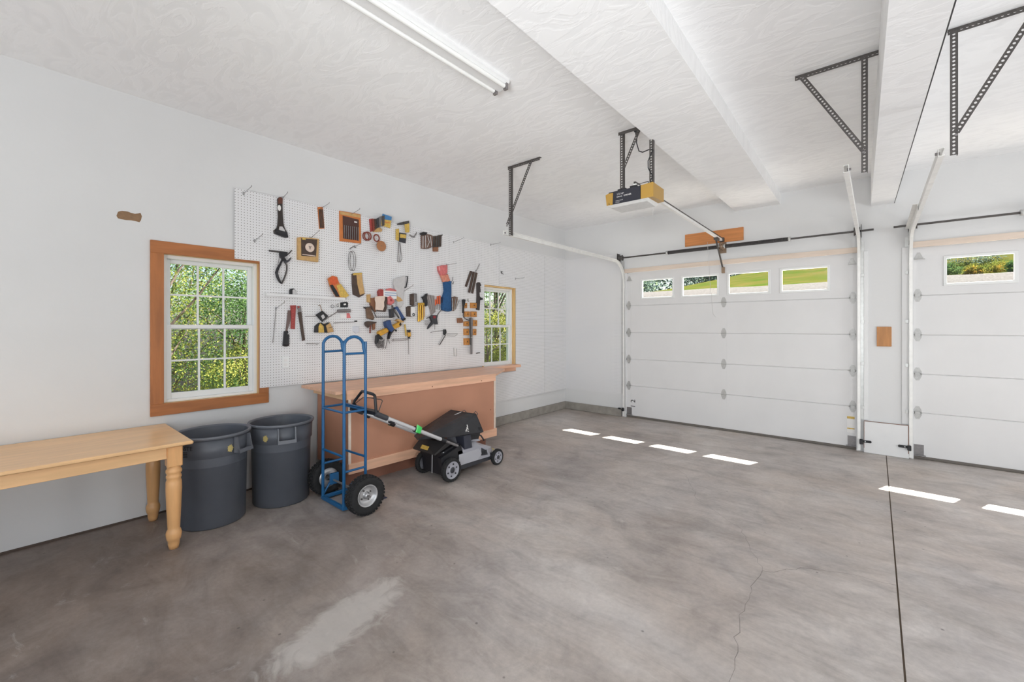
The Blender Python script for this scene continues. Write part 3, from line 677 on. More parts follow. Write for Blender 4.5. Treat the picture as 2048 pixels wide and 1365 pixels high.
hanger('perforated steel bracket hanging from the ceiling near the pegboard wall', 1.292, 1.750, -3.19, 1.325, 2.608, (1.635, 3.385), (1.285, 2.74))
hanger('perforated steel bracket whose ceiling rail meets the sloping ceiling beam', 4.081, 4.556, -3.16, 4.478, 2.605, (4.125, 3.385), (4.474, 2.755))
hanger('perforated steel bracket right of the sloping ceiling beam, above the second garage door', 4.880, 5.62, -3.13, 4.906, 2.62, (5.245, 3.385), (4.915, 2.755))

# ---------------------------------------------------------------- roller tracks
def track(label, x, sg, yend, zh, stick):
    t = thing('garage_door_track', label, 'door track', (x, -.045, 0), 'garage door roller tracks')
    yp = -.055; rc = .34; P = [(x, yp, .02), (x, yp, zh - rc)]
    P += [(x, yp - rc + rc * math.cos(a), zh - rc + rc * math.sin(a)) for a in [math.pi / 2 * k / 10 for k in range(1, 11)]] + [(x, yend, zh)]
    prof = [(0, -.026), (.030 * sg, -.026), (.030 * sg, -.019), (.027 * sg, -.019), (.027 * sg, -.0235), (.0025 * sg, -.0235), (.0025 * sg, .0235), (.027 * sg, .0235), (.027 * sg, .019), (.030 * sg, .019), (.030 * sg, .026), (0, .026)]
    MB().sweep(prof, P, (1, 0, 0)).build('channel', track_m, t)
    a = MB(); xa, xb = (x - .035, x) if sg > 0 else (x, x + .035)
    a.box((x - .0012 * sg, -.05, .35), (x - .004 * sg, -.031, 2.62)); a.box((xa, -.035, .40), (xb, -.031, 2.62)); a.build('wall_angle', steel_m, t)
    for z in (.55, 1.1, 1.62, 2.2):
        MB().box((xa, -.05, z - .02), (xb, -.035, z + .02), .002).lathe([(.0001, -.007), (.007, -.007), (.007, 0)], ((xa + xb) / 2, -.05, z), 'Y', 6, False).build('jamb_clip', steel_m, t)
    if stick:
        MB().box((x - .003 * sg, -stick, zh - .03), (x - .006 * sg, -.2, zh + .032)).box((x - .006 * sg, -stick, zh + .028), (x - .04 * sg, -.2, zh + .032)).build('track_angle', track_m, t)
    MB().box((x - .002 * sg, -.13, zh - .14), (x - .006 * sg, -.03, zh + .065), .001).build('flag_bracket', steel_m, t)
    MB().lathe([(.0001, -.012), (.009, -.012), (.009, .012), (.0001, .012)], (x, yend + .03, zh), 'X', 6, False).build('bolt', mgrey_m, t)
    return t
track('white roller track curving up beside the back-wall pegboard', 1.215, 1, -3.19, 2.66, 0)
track('white roller track on the right side of the four-window garage door', 4.394, -1, -3.14, 2.66, 0)
track('white roller track with a wide top angle left of the second garage door', 4.838, 1, -3.11, 2.66, 1.5)

# ---------------------------------------------------------------- torsion shafts
def shaft(label, x0, x1, xl, xr, spr, cl, cr):
    y, z = -.10, 2.745
    t = thing('torsion_spring_shaft', label, 'spring shaft', ((x0 + x1) / 2, y, z), 'torsion shafts over the doors')
    MB().tube([(x0, y, z), (x1, y, z)], .0125, 10).build('shaft', dark_m, t)
    for a, b in spr:
        n = int((b - a) / .007); m = MB(); m.tube([(a + (b - a) * i / n, y, z) for i in range(n + 1)], [.029 if i % 2 else .0255 for i in range(n + 1)], 10, smooth=False); m.build('spring', spring_m, t)
        for e in (a, b): MB().lathe([(.0126, -.014), (.031, -.014), (.031, .014), (.0126, .014)], (e, y, z), 'X', 14).build('spring_cone', steel_m, t)
    for x, sg, cx in ((xl, 1, cl), (xr, -1, cr)):
        m = MB(); m.lathe([(.0126, -.03), (.052, -.03), (.055, -.026), (.042, -.018), (.042, .018), (.05, .03), (.0126, .03)], (x, y, z), 'X', 18); m.build('cable_drum', dark_m, t)
        MB().box((x - sg * .045, -.16, z - .075), (x - sg * .041, -.0375, z + .075), .001).build('bearing_plate', dark_m, t)
        MB().tube([(cx, -.07, z - .06), (cx, -.045, 1.3), (cx, -.037, .1)], .0016, 4).build('lift_cable', mgrey_m, t)
    if spr:
        xm = (spr[0][1] + spr[-1][0]) / 2; m = MB(); m.box((xm - .003, -.15, z - .05), (xm + .003, -.0305, z + .05)); m.box((xm - .05, -.036, z - .09), (xm + .05, -.0305, z + .07)); m.lathe([(.0126, -.02), (.035, -.02), (.04, 0), (.035, .02), (.0126, .02)], (xm, y, z), 'X', 12); m.box((xm - .045, -.135, z - .045), (xm - .02, -.1, z - .01), .004); m.box((xm + .015, -.135, z - .05), (xm + .045, -.105, z - .02), .004); m.lathe([(.0001, -.012), (.014, -.012), (.014, .012), (.0001, .012)], (xm + .005, y - .03, z + .045), 'X', 8)
        m.build('center_bracket', mat('aged_brass', (150, 128, 108), .4, .5), t)
    return t
shaft('dark torsion spring shaft above the four-window garage door', 1.125, 4.52, 1.19, 4.36, [(1.99, 2.765), (2.835, 3.65)], 1.238, 4.372)
shaft('dark torsion spring shaft above the second garage door', 4.70, 8.1, 4.875, 7.98, [(5.70, 6.38), (6.46, 7.14)], 4.858, 7.995)

# ---------------------------------------------------------------- opener
t = thing('garage_door_opener', 'black and amber garage door opener hanging from the ceiling on perforated straps', 'door opener', (2.83, -3.16, 2.68))
X0, X1, Y0, Y1, Z0, Z1 = 2.60, 3.065, -3.30, -3.065, 2.69, 2.812
MB().box((X0 + .03, Y0, Z0), (X1 - .12, Y1, Z1), .006).build('housing', opener_m, t)
MB().hull([(X0 + .03, Y0 - .003, Z1 - .012), (X0 - .0, Y0 + .004, Z1 - .02), (X0 + .012, Y0 + .004, Z0 - .002), (X0 + .075, Y0 - .003, Z0 - .002), (X0 + .08, Y0 - .003, Z1 - .014), (X0 + .08, Y1, Z1 - .014), (X0 - .0, Y1, Z1 - .02), (X0 + .012, Y1, Z0 - .002), (X0 + .075, Y1, Z0 - .002)]).build('side_lens', amber_m, t)
MB().hull([(X1 - .115, Y0 - .004, Z1 - .002), (X1 - .012, Y0 - .004, Z1 + .006), (X1 - .004, Y0 + .004, Z1 + .006), (X1, Y1, Z1 - .004), (X1 - .115, Y1, Z1), (X1 - .115, Y0 - .004, Z0 - .0), (X1 - .012, Y0 - .004, Z0), (X1 - .004, Y0 + .004, Z0), (X1, Y1, Z0 + .004), (X1 - .115, Y1, Z0)]).build('side_lens', amber_m, t)
MB().hull([(X0 + .012, Y0 - .002, Z0 - .001), (X1 - .05, Y0, Z0), (X0 + .012, Y1, Z0 - .001), (X1 - .05, Y1, Z0), (X0 + .05, Y0 + .03, Z0 - .02), (X1 - .07, Y0 + .03, Z0 - .02), (X0 + .06, Y1 - .02, Z0 - .03), (X1 - .07, Y1 - .02, Z0 - .03)]).build('bottom_lens', lens_m, t)
MB().box((X0 + .12, Y0 + .01, Z1), (X0 + .2, Y0 + .06, Z1 + .012)).box((X0 + .24, Y0 + .01, Z1 + .0), (X0 + .3, Y0 + .05, Z1 + .018)).build('top_clip', black_m, t)
MB().tube([(X1 - .16, Y0 + .02, Z1), (X1 - .16, Y0 + .02, Z1 + .022), (X1 - .06, Y0 + .03, Z1 + .03), (X1 - .06, Y0 + .03, Z1)], .004, 6).build('wire_clip', black_m, t)
def face(x, z): return Matrix.Translation((x, Y0 - .001, z)) @ Matrix.Rotation(R(90), 4, 'X')
lettering('1/2 HP', .026, t, lgrey_m, face(X0 + .115, Z0 + .078)); lettering('GARAGE', .014, t, whitecard_m, face(X0 + .115, Z0 + .058)); lettering('OPENER', .02, t, whitecard_m, face(X0 + .185, Z0 + .058)); lettering('CHAIN DRIVE', .012, t, lgrey_m, face(X0 + .105, Z0 + .024)); lettering('SYSTEM', .012, t, lgrey_m, face(X0 + .105, Z0 + .009))
for hx in (2.697, 2.985):
    m = MB(); angle_iron(m, (hx, -3.16, Z1 - .01), (hx, -3.16, HC - .005 if hx < 2.9 else 3.257), wd=(1, 0, 0)); m.build('hanger_strap', dark_m, t)
m = MB(); m.perf((2.665, -3.14, HC - .003), (2.875, -3.14, HC - .003), (0, 1, 0), .04, .0025, .03, .009); m.box((2.665, -3.165, HC - .03), (2.875, -3.1625, HC)); m.build('ceiling_strap', dark_m, t)
m = MB(); m.perf((2.722, -3.168, 3.06), (2.89, -3.168, HC - .005), (1, 0, 0), .03, .0025, .024, .0065); m.build('brace', dark_m, t)
MB().lathe([(.0001, 0), (.03, 0), (.03, -.012), (.018, -.02), (.018, -.04), (.0001, -.04)], (2.825, -3.10, HC), 'Z', 12).build('power_plug', black_m, t)
MB().tube([(2.825, -3.10, 3.37), (2.832, -3.13, 3.28), (2.86, -3.14, 3.19), (2.90, -3.15, 3.165), (2.975, -3.15, 3.175), (3.008, -3.17, 3.15), (2.995, -3.18, 3.12), (2.965, -3.18, 3.06), (2.962, -3.17, 3.0), (2.985, -3.17, 2.95), (3.005, -3.17, 2.92), (2.99, -3.18, 2.88), (2.98, -3.17, 2.82)], .005, 6).build('power_cord', black_m, t)
MB().bar((2.80, -3.1, 2.895), (2.80, -.12, 2.842), .03, .03).build('rail', track_m, t)
MB().bar((2.80, -3.1, 2.92), (2.80, -.10, 2.867), .02, .02).build('chain', dark_m, t)
MB().box((2.77, -.105, 2.82), (2.83, -.052, 2.88), .004).build('header_bracket', dark_m, t)
MB().box((2.775, -.42, 2.80), (2.825, -.30, 2.84), .005).build('trolley', dark_m, t)
MB().bar((2.79, -.36, 2.815), (2.80, -.03, 2.425), .006, .022, up=(1, 0, 0)).build('door_arm', dark_m, t)
MB().box((2.785, -.05, 2.36), (2.825, -.002, 2.45), .004).build('door_bracket', mat('aged_brass', (150, 128, 108)), t)
MB().tube([(2.66, -.30, 2.80), (2.66, -.20, 2.3), (2.67, -.06, 1.75), (2.70, -.03, 1.70)], .0022, 4).build('release_cord', lgrey_m, t)
MB().tube([(2.96, -3.07, 2.69), (2.965, -3.065, 2.6), (2.975, -3.06, 2.53)], .0015, 4).build('lamp_wire', lgrey_m, t)
hb = MB().box((2.253, -.05, 2.816), (3.08, -.03, 3.006), .003); tag(hb.build('header_board', cedar_m), 'orange-stained board on the wall behind the door opener rail', 'board')
tag(MB().box((4.548, -.048, 1.317), (4.684, -.03, 1.556), .003).build('wood_plate', mat('rough_cedar', (186, 132, 84), .6, var=.14, vscale=4, stretch=(9, 9, 1))), 'small bare wood board fixed to the pier between the doors', 'board')
for x, sg, lb in ((1.19, -1, 'black safety sensor low beside the corner pegboard'), (4.44, 1, 'black safety sensor low at the left of the pier between the doors'), (4.80, -1, 'black safety sensor low at the right of the pier between the doors')):
    t = thing('safety_sensor', lb, 'sensor', (x, -.09, .12), 'door safety sensors')
    y = -.088 if x > 2 else -.078
    MB().box((x - .055, y - .003, .125), (x + .055, y, .155), .001).build('bracket_arm', black_m, t)
    MB().box((x - sg * .055, y - .045, .105), (x - sg * .02, y - .003, .165), .006).build('sensor_body', black_m, t)
    MB().tube([(x + sg * .01, y - .012, .14), (x + sg * .06, y - .012, .142)], .009, 8).build('sensor_lens', black_m, t)
    MB().lathe([(.0001, -.008), (.007, -.008), (.007, 0)], (x, y - .003, .14), 'Y', 6, False).build('wing_nut', steel_m, t)

# ---------------------------------------------------------------- pegboard sheets
def peg(name, poly, x0, x1, label): return tag(MB().slab(poly, x0, x1).build(name, pegYZ_m), label, 'pegboard')
FX = .026
peg('pegboard_sheet', [(-5.585, 2.842), (-5.585, 2.185), (-5.372, 2.185), (-5.372, .965), (-2.276, .965), (-2.276, 2.198), (-1.945, 2.198), (-1.945, 2.842)], .02, FX, 'long white pegboard sheet holding the tools above the workbench')
peg('pegboard_sheet', [(-1.942, 2.842), (-1.942, 2.198), (-1.533, 2.198), (-1.533, .83), (-2.45, .83), (-2.45, .375), (-.731, .375), (-.731, 2.842)], .02, FX, 'white pegboard sheet around the right side of the window by the workbench')
peg('pegboard_sheet', [(-.728, .375), (-.728, 2.842), (-.037, 2.842), (-.037, .375)], .02, FX, 'narrow white pegboard sheet on the left wall against the corner')
tag(MB().box((.003, -.0365, .385), (1.172, -.0305, 2.842)).build('pegboard_sheet', pegXZ_m), 'white pegboard sheet on the back wall beside the garage door', 'pegboard')
def outlet(y, z, lb):
    t = thing('wall_outlet', lb, 'outlet', (FX, y, z), 'pegboard outlets')
    MB().box((FX, y - .036, z - .058), (FX + .006, y + .036, z + .058), .003).build('cover_plate', vinyl_m, t)
    for s in (-1, 1): MB().box((FX + .006, y - .016, z + s * .021 - .014), (FX + .008, y + .016, z + s * .021 + .014), .001).build('receptacle', whitecard_m, t)
(o1,), (o2,), (o3,) = [(-5.138,1.199)], [(-2.873,1.205)], [(-4.377,0.781)]
outlet(o1[0], o1[1], 'white outlet plate on the pegboard right of the wood-cased window'); outlet(o2[0], o2[1], 'white outlet plate on the pegboard over the right half of the workbench')

# ---------------------------------------------------------------- farmhouse table
t = thing('wooden_table', 'honey-coloured wooden table with turned legs in front of the grey bins', 'table', (.43, -7.0, 0))
tp = MB().box((.012, -7.96, .722), (.852, -6.085, .747), .007).build('table_top', tablewood_m, t)
LP = [(.1, .03), (.1, .0)]
leg_prof = [(.0001, 0), (.027, 0), (.033, .03), (.035, .058), (.040, .064), (.044, .085), (.046, .108), (.041, .128), (.035, .138), (.036, .155), (.042, .29), (.0465, .42), (.045, .47), (.040, .49), (.044, .497), (.044, .512), (.038, .52), (.046, .535), (.046, .552), (.038, .562), (.041, .575), (.041, .582)]
for x, y in ((.785, -6.185), (.115, -6.185), (.785, -7.86), (.115, -7.86)):
    m = MB(); m.lathe(leg_prof, (x, y, 0), 'Z', 28); m.box((x - .043, y - .043, .578), (x + .043, y + .043, .722), .006); m.build('leg', legwood_m, t)
for a, b in (((.79, -7.82), (.812, -6.228)), ((.088, -7.82), (.11, -6.228))): MB().box((a[0], a[1], .640), (b[0], b[1], .722), .002).build('apron', tablewood_m, t)
for y in (-6.2, -7.87): MB().box((.158, y, .640), (.742, y + .022, .722), .002).build('apron', bencheng_m, t)

# ---------------------------------------------------------------- round bins
def bin_(x, y, ha, ea, label, text):
    t = thing('trash_bin', label, 'bin', (x, y, 0), None)
    prof = [(.0001, .0), (.225, 0), (.236, .012), (.247, .545), (.258, .553), (.262, .69), (.268, .693), (.276, .70), (.278, .71), (.272, .716), (.262, .713), (.256, .70), (.248, .54), (.228, .02), (.0001, .018)]
    prof = [(r_ * .962, h_) for r_, h_ in prof]
    MB().lathe(prof[:6] + [(.246, .69)] + prof[10:], (x, y, 0), 'Z', 56).build('bin_body', can_m, t)
    MB().lathe([(.252, .688), (.260, .690), (.266, .70), (.267, .709), (.262, .716), (.252, .714), (.246, .704)], (x, y, 0), 'Z', 56).build('rim', canrim_m, t)
    for q in (0, 180):
        a = R(ha + q); u = Vector((math.cos(a), math.sin(a), 0)); w = Vector((-math.sin(a), math.cos(a), 0)); c = Vector((x, y, 0)); m = MB()
        def pt(s, r, z): return c + u * r + w * s + Vector((0, 0, z))
        for s in (-.066, .066): m.hull([pt(s - .005, .250, .565), pt(s + .005, .250, .565), pt(s - .005, .252, .69), pt(s + .005, .252, .69), pt(s - .005, .300, .565), pt(s + .005, .300, .565), pt(s - .005, .276, .69), pt(s + .005, .276, .69)])
        m.hull([pt(-.071, .286, .562), pt(.071, .286, .562), pt(-.071, .304, .562), pt(.071, .304, .562), pt(-.071, .284, .590), pt(.071, .284, .590), pt(-.071, .299, .590), pt(.071, .299, .590)])
        m.build('carry_handle', canrim_m, t)
    a = R(ea); m = MB(); rr = .2515; P = []
    for k in range(20):
        th = 2 * math.pi * k / 20; q = (1.0, .72, .86, .7)[k % 4]; P.append((.025 * q * math.cos(th), .033 * q * math.sin(th)))
    V = [(x + r_ * math.cos(a + p[0] / .26), y + r_ * math.sin(a + p[0] / .26), .605 + p[1]) for r_ in (rr - .004, rr + .0025) for p in P]; n = len(P)
    m.add(V, [tuple(range(n, 2 * n))] + [(i, (i + 1) % n, n + (i + 1) % n, n + i) for i in range(n)]); m.build('emblem', gold_m, t)
    if text:
        lettering('WASTE', .044, t, olive_m, None, bend=lambda v: Vector((x + (.2508 + v.z) * math.cos(R(-76) + v.x / .26), y + (.2508 + v.z) * math.sin(R(-76) + v.x / .26), .622 + v.y)), depth=.0008)
        m = MB()
        for k in range(4):
            V = []
            for i in range(9):
                b = R(-66 + 13 * i / 8); V += [(x + .2510 * math.cos(b), y + .2510 * math.sin(b), .604 - k * .012 + d) for d in (0, .006)]
            m.add(V, [(2 * i, 2 * i + 2, 2 * i + 3, 2 * i + 1) for i in range(8)])
        m.build('printed_lines', olive_m, t)
    return t
bin_(.455, -5.868, 33, 12, 'round grey plastic bin next to the wooden table, lettered near its rim', True)
bin_(.445, -5.338, -13, -50, 'round grey plastic bin between the other bin and the blue hand truck', False)

# ---------------------------------------------------------------- workbench
t = thing('workbench', 'long wooden workbench with brown hardboard front under the pegboard', 'workbench', (.45, -3.9, 0))
F0 = Vector((.745, -4.985, 0)); D = Vector((.038, 1, 0)).normalized(); N = Vector((D.y, -D.x, 0))
def bp(u, w, z): p = F0 + D * u - N * w; return (p.x, p.y, z)
def bbox(u0, u1, w0, w1, z0, z1): return MB().hull([bp(u, w, z) for u in (u0, u1) for w in (w0, w1) for z in (z0, z1)])
fr = bp(2.105, 0, 0)
plan = [bp(0, 0, 0)[:2], fr[:2], (.47, -2.315), (.032, -2.315), (.032, -4.985)]
n = 5; m = MB(); m.add([(p[0], p[1], z) for z in (.925, .953) for p in plan], [tuple(range(n)), tuple(range(n, 2 * n))] + [(i, (i + 1) % n, n + (i + 1) % n, n + i) for i in range(n)]); m.build('worktop', benchwood_m, t)
bbox(.10, 2.10, .006, .03, .862, .924).build('top_rail', benchwood_m, t)
bbox(.09, .112, .006, .70, .862, .924).build('side_rail', bencheng_m, t)
bbox(.132, .152, .012, .70, .16, .862).build('side_panel', hardboard_m, t); bbox(2.078, 2.10, .012, .55, .16, .862).build('side_panel', hardboard_m, t)
for u in (.128, 2.076): bbox(u, u + .026, .008, .016, .25, .862).build('edge_strip', rawpine_m, t)
bbox(.144, 2.078, .018, .028, .245, .864).build('front_panel', hardboard_m, t)
bbox(.128, 2.115, .0, .03, .155, .252).build('bottom_rail', benchwood_m, t)
bbox(.15, 2.07, .16, .18, .0, .16).build('kick_board', kick_m, t)
bbox(.15, .17, .16, .66, .0, .16).build('kick_board', kick_m, t)
for u, z in ((2.02, .50), (.3, .89), (1.1, .89), (1.85, .885)):
    q = bp(u, .005 if z > .8 else .017, z); MB().lathe([(.0001, -.001), (.006, -.001), (.006, .004), (.0001, .004)], q, 'X', 8, False).build('knot', kick_m, t)

# ---------------------------------------------------------------- blue hand truck
t = thing('hand_truck', 'blue tubular hand truck with two big pneumatic wheels standing before the workbench', 'hand truck', (.95, -5.0, 0))
XL, XR, YF, YB = .768, 1.138, -5.115, -4.915
for x in (XL, XR):
    P = [(x, YF, .02), (x, YF + .004, 1.38)] + [(x, (YF + YB) / 2 - .008 - .092 * math.cos(math.pi * k / 10), 1.38 + .09 * math.sin(math.pi * k / 10)) for k in range(1, 10)] + [(x, YB - .018, 1.37), (x, YB - .005, 1.32)]
    MB().tube(P, .0135, 10).build('side_loop', blue_m, t)
    MB().tube([(x, YB, .03), (x, YB, 1.425)], .0125, 10).build('back_post', blue_m, t)
def rung(a, b, nm='rung', r=.0105, m=blue_m): MB().tube([a, b], r, 8).build(nm, m, t)
rung((XL, YF, 1.33), (XL, YB, 1.335)); rung((XR, YF, 1.325), (XR, YB, 1.325))
rung((XL, YF, .83), (XR, YF, .83)); rung((XR, YF, .83), (XR, YB, .83)); rung((XL, YF, .835), (XL, YB, .835)); rung((XL, YB, .825), (XR, YB, .825))
MB().box((XL - .01, YB - .014, .838), (XR + .01, YB + .012, .848), .003).build('rest_plate', blue_m, t)
rung((XL, YF, .46), (XR, YF, .46)); rung((XL, YB, .41), (XR, YB, .42)); rung((XL, YF, .33), (XL, YB, .33)); rung((XR, YF, .33), (XR, YB, .33))
for a, b in (((XL - .012, YF - .014, .012), (XR + .012, YF + .014, .045)), ((XL - .014, YF, .012), (XL + .014, YB + .03, .045)), ((XR - .014, YF, .012), (XR + .014, YB + .03, .045)), ((XL, YB - .014, .012), (XR, YB + .014, .045))):
    MB().box(a, b, .004).build('base_bar', blue_m, t)
MB().hull([(XL - .02, YB, .0), (XR + .04, YB, .0), (XL - .02, YB, .008), (XR + .04, YB, .008), (XL + .02, -4.73, .0), (XR + .02, -4.71, .0), (XL + .02, -4.73, .006), (XR + .02, -4.71, .006)]).build('toe_plate', mat('worn_navy_steel', (58, 66, 92), .5, .3), t)
ax = (-5.02, .160)
MB().tube([(.57, ax[0], ax[1]), (1.385, ax[0], ax[1])], .009, 8).build('axle', mgrey_m, t)
for x in (XL, XR): MB().tube([(x, YF, .05), (x + (.012 if x > .9 else -.012), ax[0], ax[1] + .01)], .010, 8).build('axle_brace', blue_m, t); MB().box((x - .012, ax[0] - .03, ax[1] - .04), (x + .012, ax[0] + .05, ax[1] + .06), .003).build('axle_bracket', blue_m, t)
for xc in (.645, 1.312):
    wc = (xc, ax[0], ax[1]); sgn = 1 if xc > .9 else -1
    tire = MB().lathe([(.088, -.04), (.098, -.046), (.125, -.053), (.146, -.047), (.153, -.034), (.155, 0), (.153, .034), (.146, .047), (.125, .053), (.098, .046), (.088, .04), (.085, 0)], wc, 'X', 40, closed=True).build('tire', rubber_m, t)
    tr = MB()
    for row, off in ((-.038, 0), (-.013, .5), (.013, 0), (.038, .5)):
        for k in range(34):
            a = 2 * math.pi * (k + off) / 34; r0 = .1575 if abs(row) < .02 else .1535
            cx_, cy_, cz_ = xc + row, wc[1] + r0 * math.cos(a), wc[2] + r0 * math.sin(a); ca, sa = math.cos(a), math.sin(a); V = []
            for rr in (-.006, .0035):
                for e, f_ in ((-1, -1), (1, -1), (1, 1), (-1, 1)): V.append((cx_ + e * .010, cy_ + ca * rr - sa * f_ * .0095, cz_ + sa * rr + ca * f_ * .0095))
            tr.add(V, [(4, 5, 6, 7), (0, 1, 5, 4), (1, 2, 6, 5), (2, 3, 7, 6), (3, 0, 4, 7)])
    tr.build('tread', rubber_m, tire, kind='stuff')
    rim = MB().lathe([(.03, .012 * sgn), (.055, .008 * sgn), (.07, .014 * sgn), (.078, .034 * sgn), (.089, .043 * sgn), (.092, .040 * sgn), (.088, .03 * sgn), (.088, -.04 * sgn), (.03, -.03 * sgn)], wc, 'X', 32).build('rim', silver_m, t)
    MB().lathe([(.0001, .04 * sgn), (.016, .04 * sgn), (.02, .03 * sgn), (.024, .008 * sgn), (.034, .006 * sgn)], wc, 'X', 16).build('hub', silver_m, rim)
    for k in range(4):
        a = math.pi / 2 * k + .5; MB().lathe([(.0001, .018 * sgn), (.007, .018 * sgn), (.007, .006 * sgn)], (xc, wc[1] + .045 * math.cos(a), wc[2] + .045 * math.sin(a)), 'X', 6, False).build('bolt', dark_m, rim)

# ---------------------------------------------------------------- lawn mower
t = thing('lawn_mower', 'grey and black walk-behind lawn mower with folded grass bag by the workbench', 'lawn mower', (1.03, -3.75, 0))
def hullx(pts, xa, xb, inset=0): return [(xa, y, z) for y, z in pts] + [(xb, y, z) for y, z in pts]
MB().hull([(x, y, z) for x in (.90, 1.235) for y, z in ((-4.02, .06), (-3.42, .06), (-4.02, .14), (-3.42, .12))] + [(x, y, z) for x in (.92, 1.20) for y, z in ((-3.36, .07), (-3.36, .12))]).build('deck_skirt', dgrey_m, t)
dk = MB(); dk.hull([(x, y, z) for x in (.895, 1.262) for y, z in ((-3.94, .12), (-3.94, .27), (-3.62, .265), (-3.50, .20), (-3.46, .11))] + [(x, y, z) for x in (.94, 1.2) for y, z in ((-3.93, .30), (-3.64, .30), (-3.38, .19), (-3.37, .12))]); dk.build('deck', grey_m, t)
MB().hull([(x, y, z) for x in (.96, 1.17) for y, z in ((-3.86, .30), (-3.52, .28), (-3.80, .365), (-3.60, .345))]).build('motor_cover', grey_m, t)
m = MB()
for k in range(4): m.box((1.168, -3.76 + k * .045, .315), (1.173, -3.735 + k * .045, .345))
m.build('cooling_vents', dgrey_m, t)
MB().hull([(x, y, z) for x in (1.255, 1.266) for y, z in ((-3.60, .15), (-3.50, .14), (-3.52, .19), (-3.60, .235))]).build('side_grille', dgrey_m, t)
MB().hull([(x, y, z) for x in (1.258, 1.268) for y, z in ((-3.93, .235), (-3.65, .235), (-3.62, .215), (-3.60, .175), (-3.66, .12), (-3.93, .12))]).build('side_panel', mat('mower_panel_grey', (172, 172, 178), .35), t)
for k in range(3): MB().box((1.266, -3.595 + .03 * k, .16), (1.269, -3.582 + .03 * k, .20)).build('grille_slot', black_m, t)
MB().box((.93, -3.40, .09), (1.2, -3.34, .125), .01).build('front_bumper', dgrey_m, t)
def mwheel(x, y, r, w, sg):
    wh = MB().lathe([(r * .72, -w), (r * .95, -w), (r, -w * .6), (r, w * .6), (r * .95, w), (r * .72, w)], (x, y, r), 'X', 32, closed=True).build('wheel', rubber_m, t)
    tr = MB()
    for k in range(26):
        a = 2 * math.pi * k / 26; tr.bar((x - w * .8, y + (r - .001) * math.cos(a), r + (r - .001) * math.sin(a)), (x + w * .8, y + (r - .001) * math.cos(a), r + (r - .001) * math.sin(a)), .009, .005, up=(0, math.cos(a), math.sin(a)))
    tr.build('tread', rubber_m, wh, kind='stuff')
    hc = MB().lathe([(.0001, sg * w * .9), (r * .3, sg * w * .9), (r * .34, sg * w * .7), (r * .66, sg * w * .8), (r * .72, sg * w * 1.05), (r * .76, sg * w * .9)], (x, y, r), 'X', 32).build('hubcap', grey_m, wh)
    MB().lathe([(.0001, sg * w * 1.15), (r * .2, sg * w * 1.15), (r * .26, sg * w * .9)], (x, y, r), 'X', 16).build('axle_cap', dgrey_m, wh)
    for k in range(6):
        a = math.pi / 3 * k + .3; MB().lathe([(.0001, sg * w * .95), (r * .07, sg * w * .95), (r * .07, sg * w * .6)], (x, y + r * .5 * math.cos(a), r + r * .5 * math.sin(a)), 'X', 8, False).build('hub_hole', black_m, wh)
mwheel(1.29, -4.06, .118, .024, 1); mwheel(.872, -4.06, .118, .024, -1); mwheel(1.285, -3.37, .088, .02, 1); mwheel(.878, -3.37, .088, .02, -1)
for y, z, x0_, x1_ in ((-4.06, .118, .872, 1.29), (-3.37, .088, .878, 1.285)): MB().tube([(x0_, y, z), (x1_, y, z)], .01, 8).build('axle', dgrey_m, t)
MB().hull([(x, y, z) for x in (1.16, 1.25) for y, z in ((-3.46, .07), (-3.46, .15), (-3.36, .07), (-3.36, .12))]).build('front_arm', dgrey_m, t)
MB().tube([(1.27, -3.40, .165), (1.265, -3.425, .195)], .006, 6).build('height_lever', gold_m, t)
# rear chute, flap and its dark opening
MB().hull([(x, y, z) for x in (.90, 1.22) for y, z in ((-4.10, .05), (-3.94, .05), (-4.13, .29), (-3.94, .33))]).build('rear_chute', black_m, t)
MB().hull([(.85, -4.20, .285), (1.20, -4.20, .285), (.85, -4.10, .375), (1.22, -4.06, .375), (.85, -4.19, .272), (1.20, -4.19, .272), (.85, -3.98, .36), (1.22, -3.96, .36)]).build('rear_flap', mat('flap_dark', (52, 50, 50), .5), t)
MB().hull([(.97, -4.196, .305), (1.08, -4.196, .305), (.97, -4.172, .338), (1.08, -4.172, .338), (.97, -4.190, .303), (1.08, -4.190, .303), (.97, -4.168, .335), (1.08, -4.168, .335)]).build('warning_label', yellow_m, t)
MB().tube([(1.09, -4.14, .06), (1.10, -4.145, .25), (1.16, -4.13, .275), (1.23, -4.10, .29)], .0045, 6).build('chute_wire', lgrey_m, t)
MB().tube([(1.21, -4.10, .07), (1.22, -4.11, .2), (1.21, -4.08, .29)], .006, 6).build('flap_spring', mgrey_m, t)
MB().hull([(x, y, z) for x in (1.215, 1.262) for y, z in ((-4.15, .15), (-4.17, .25), (-3.90, .33), (-3.86, .20), (-4.0, .17))]).build('rear_fender', black_m, t)
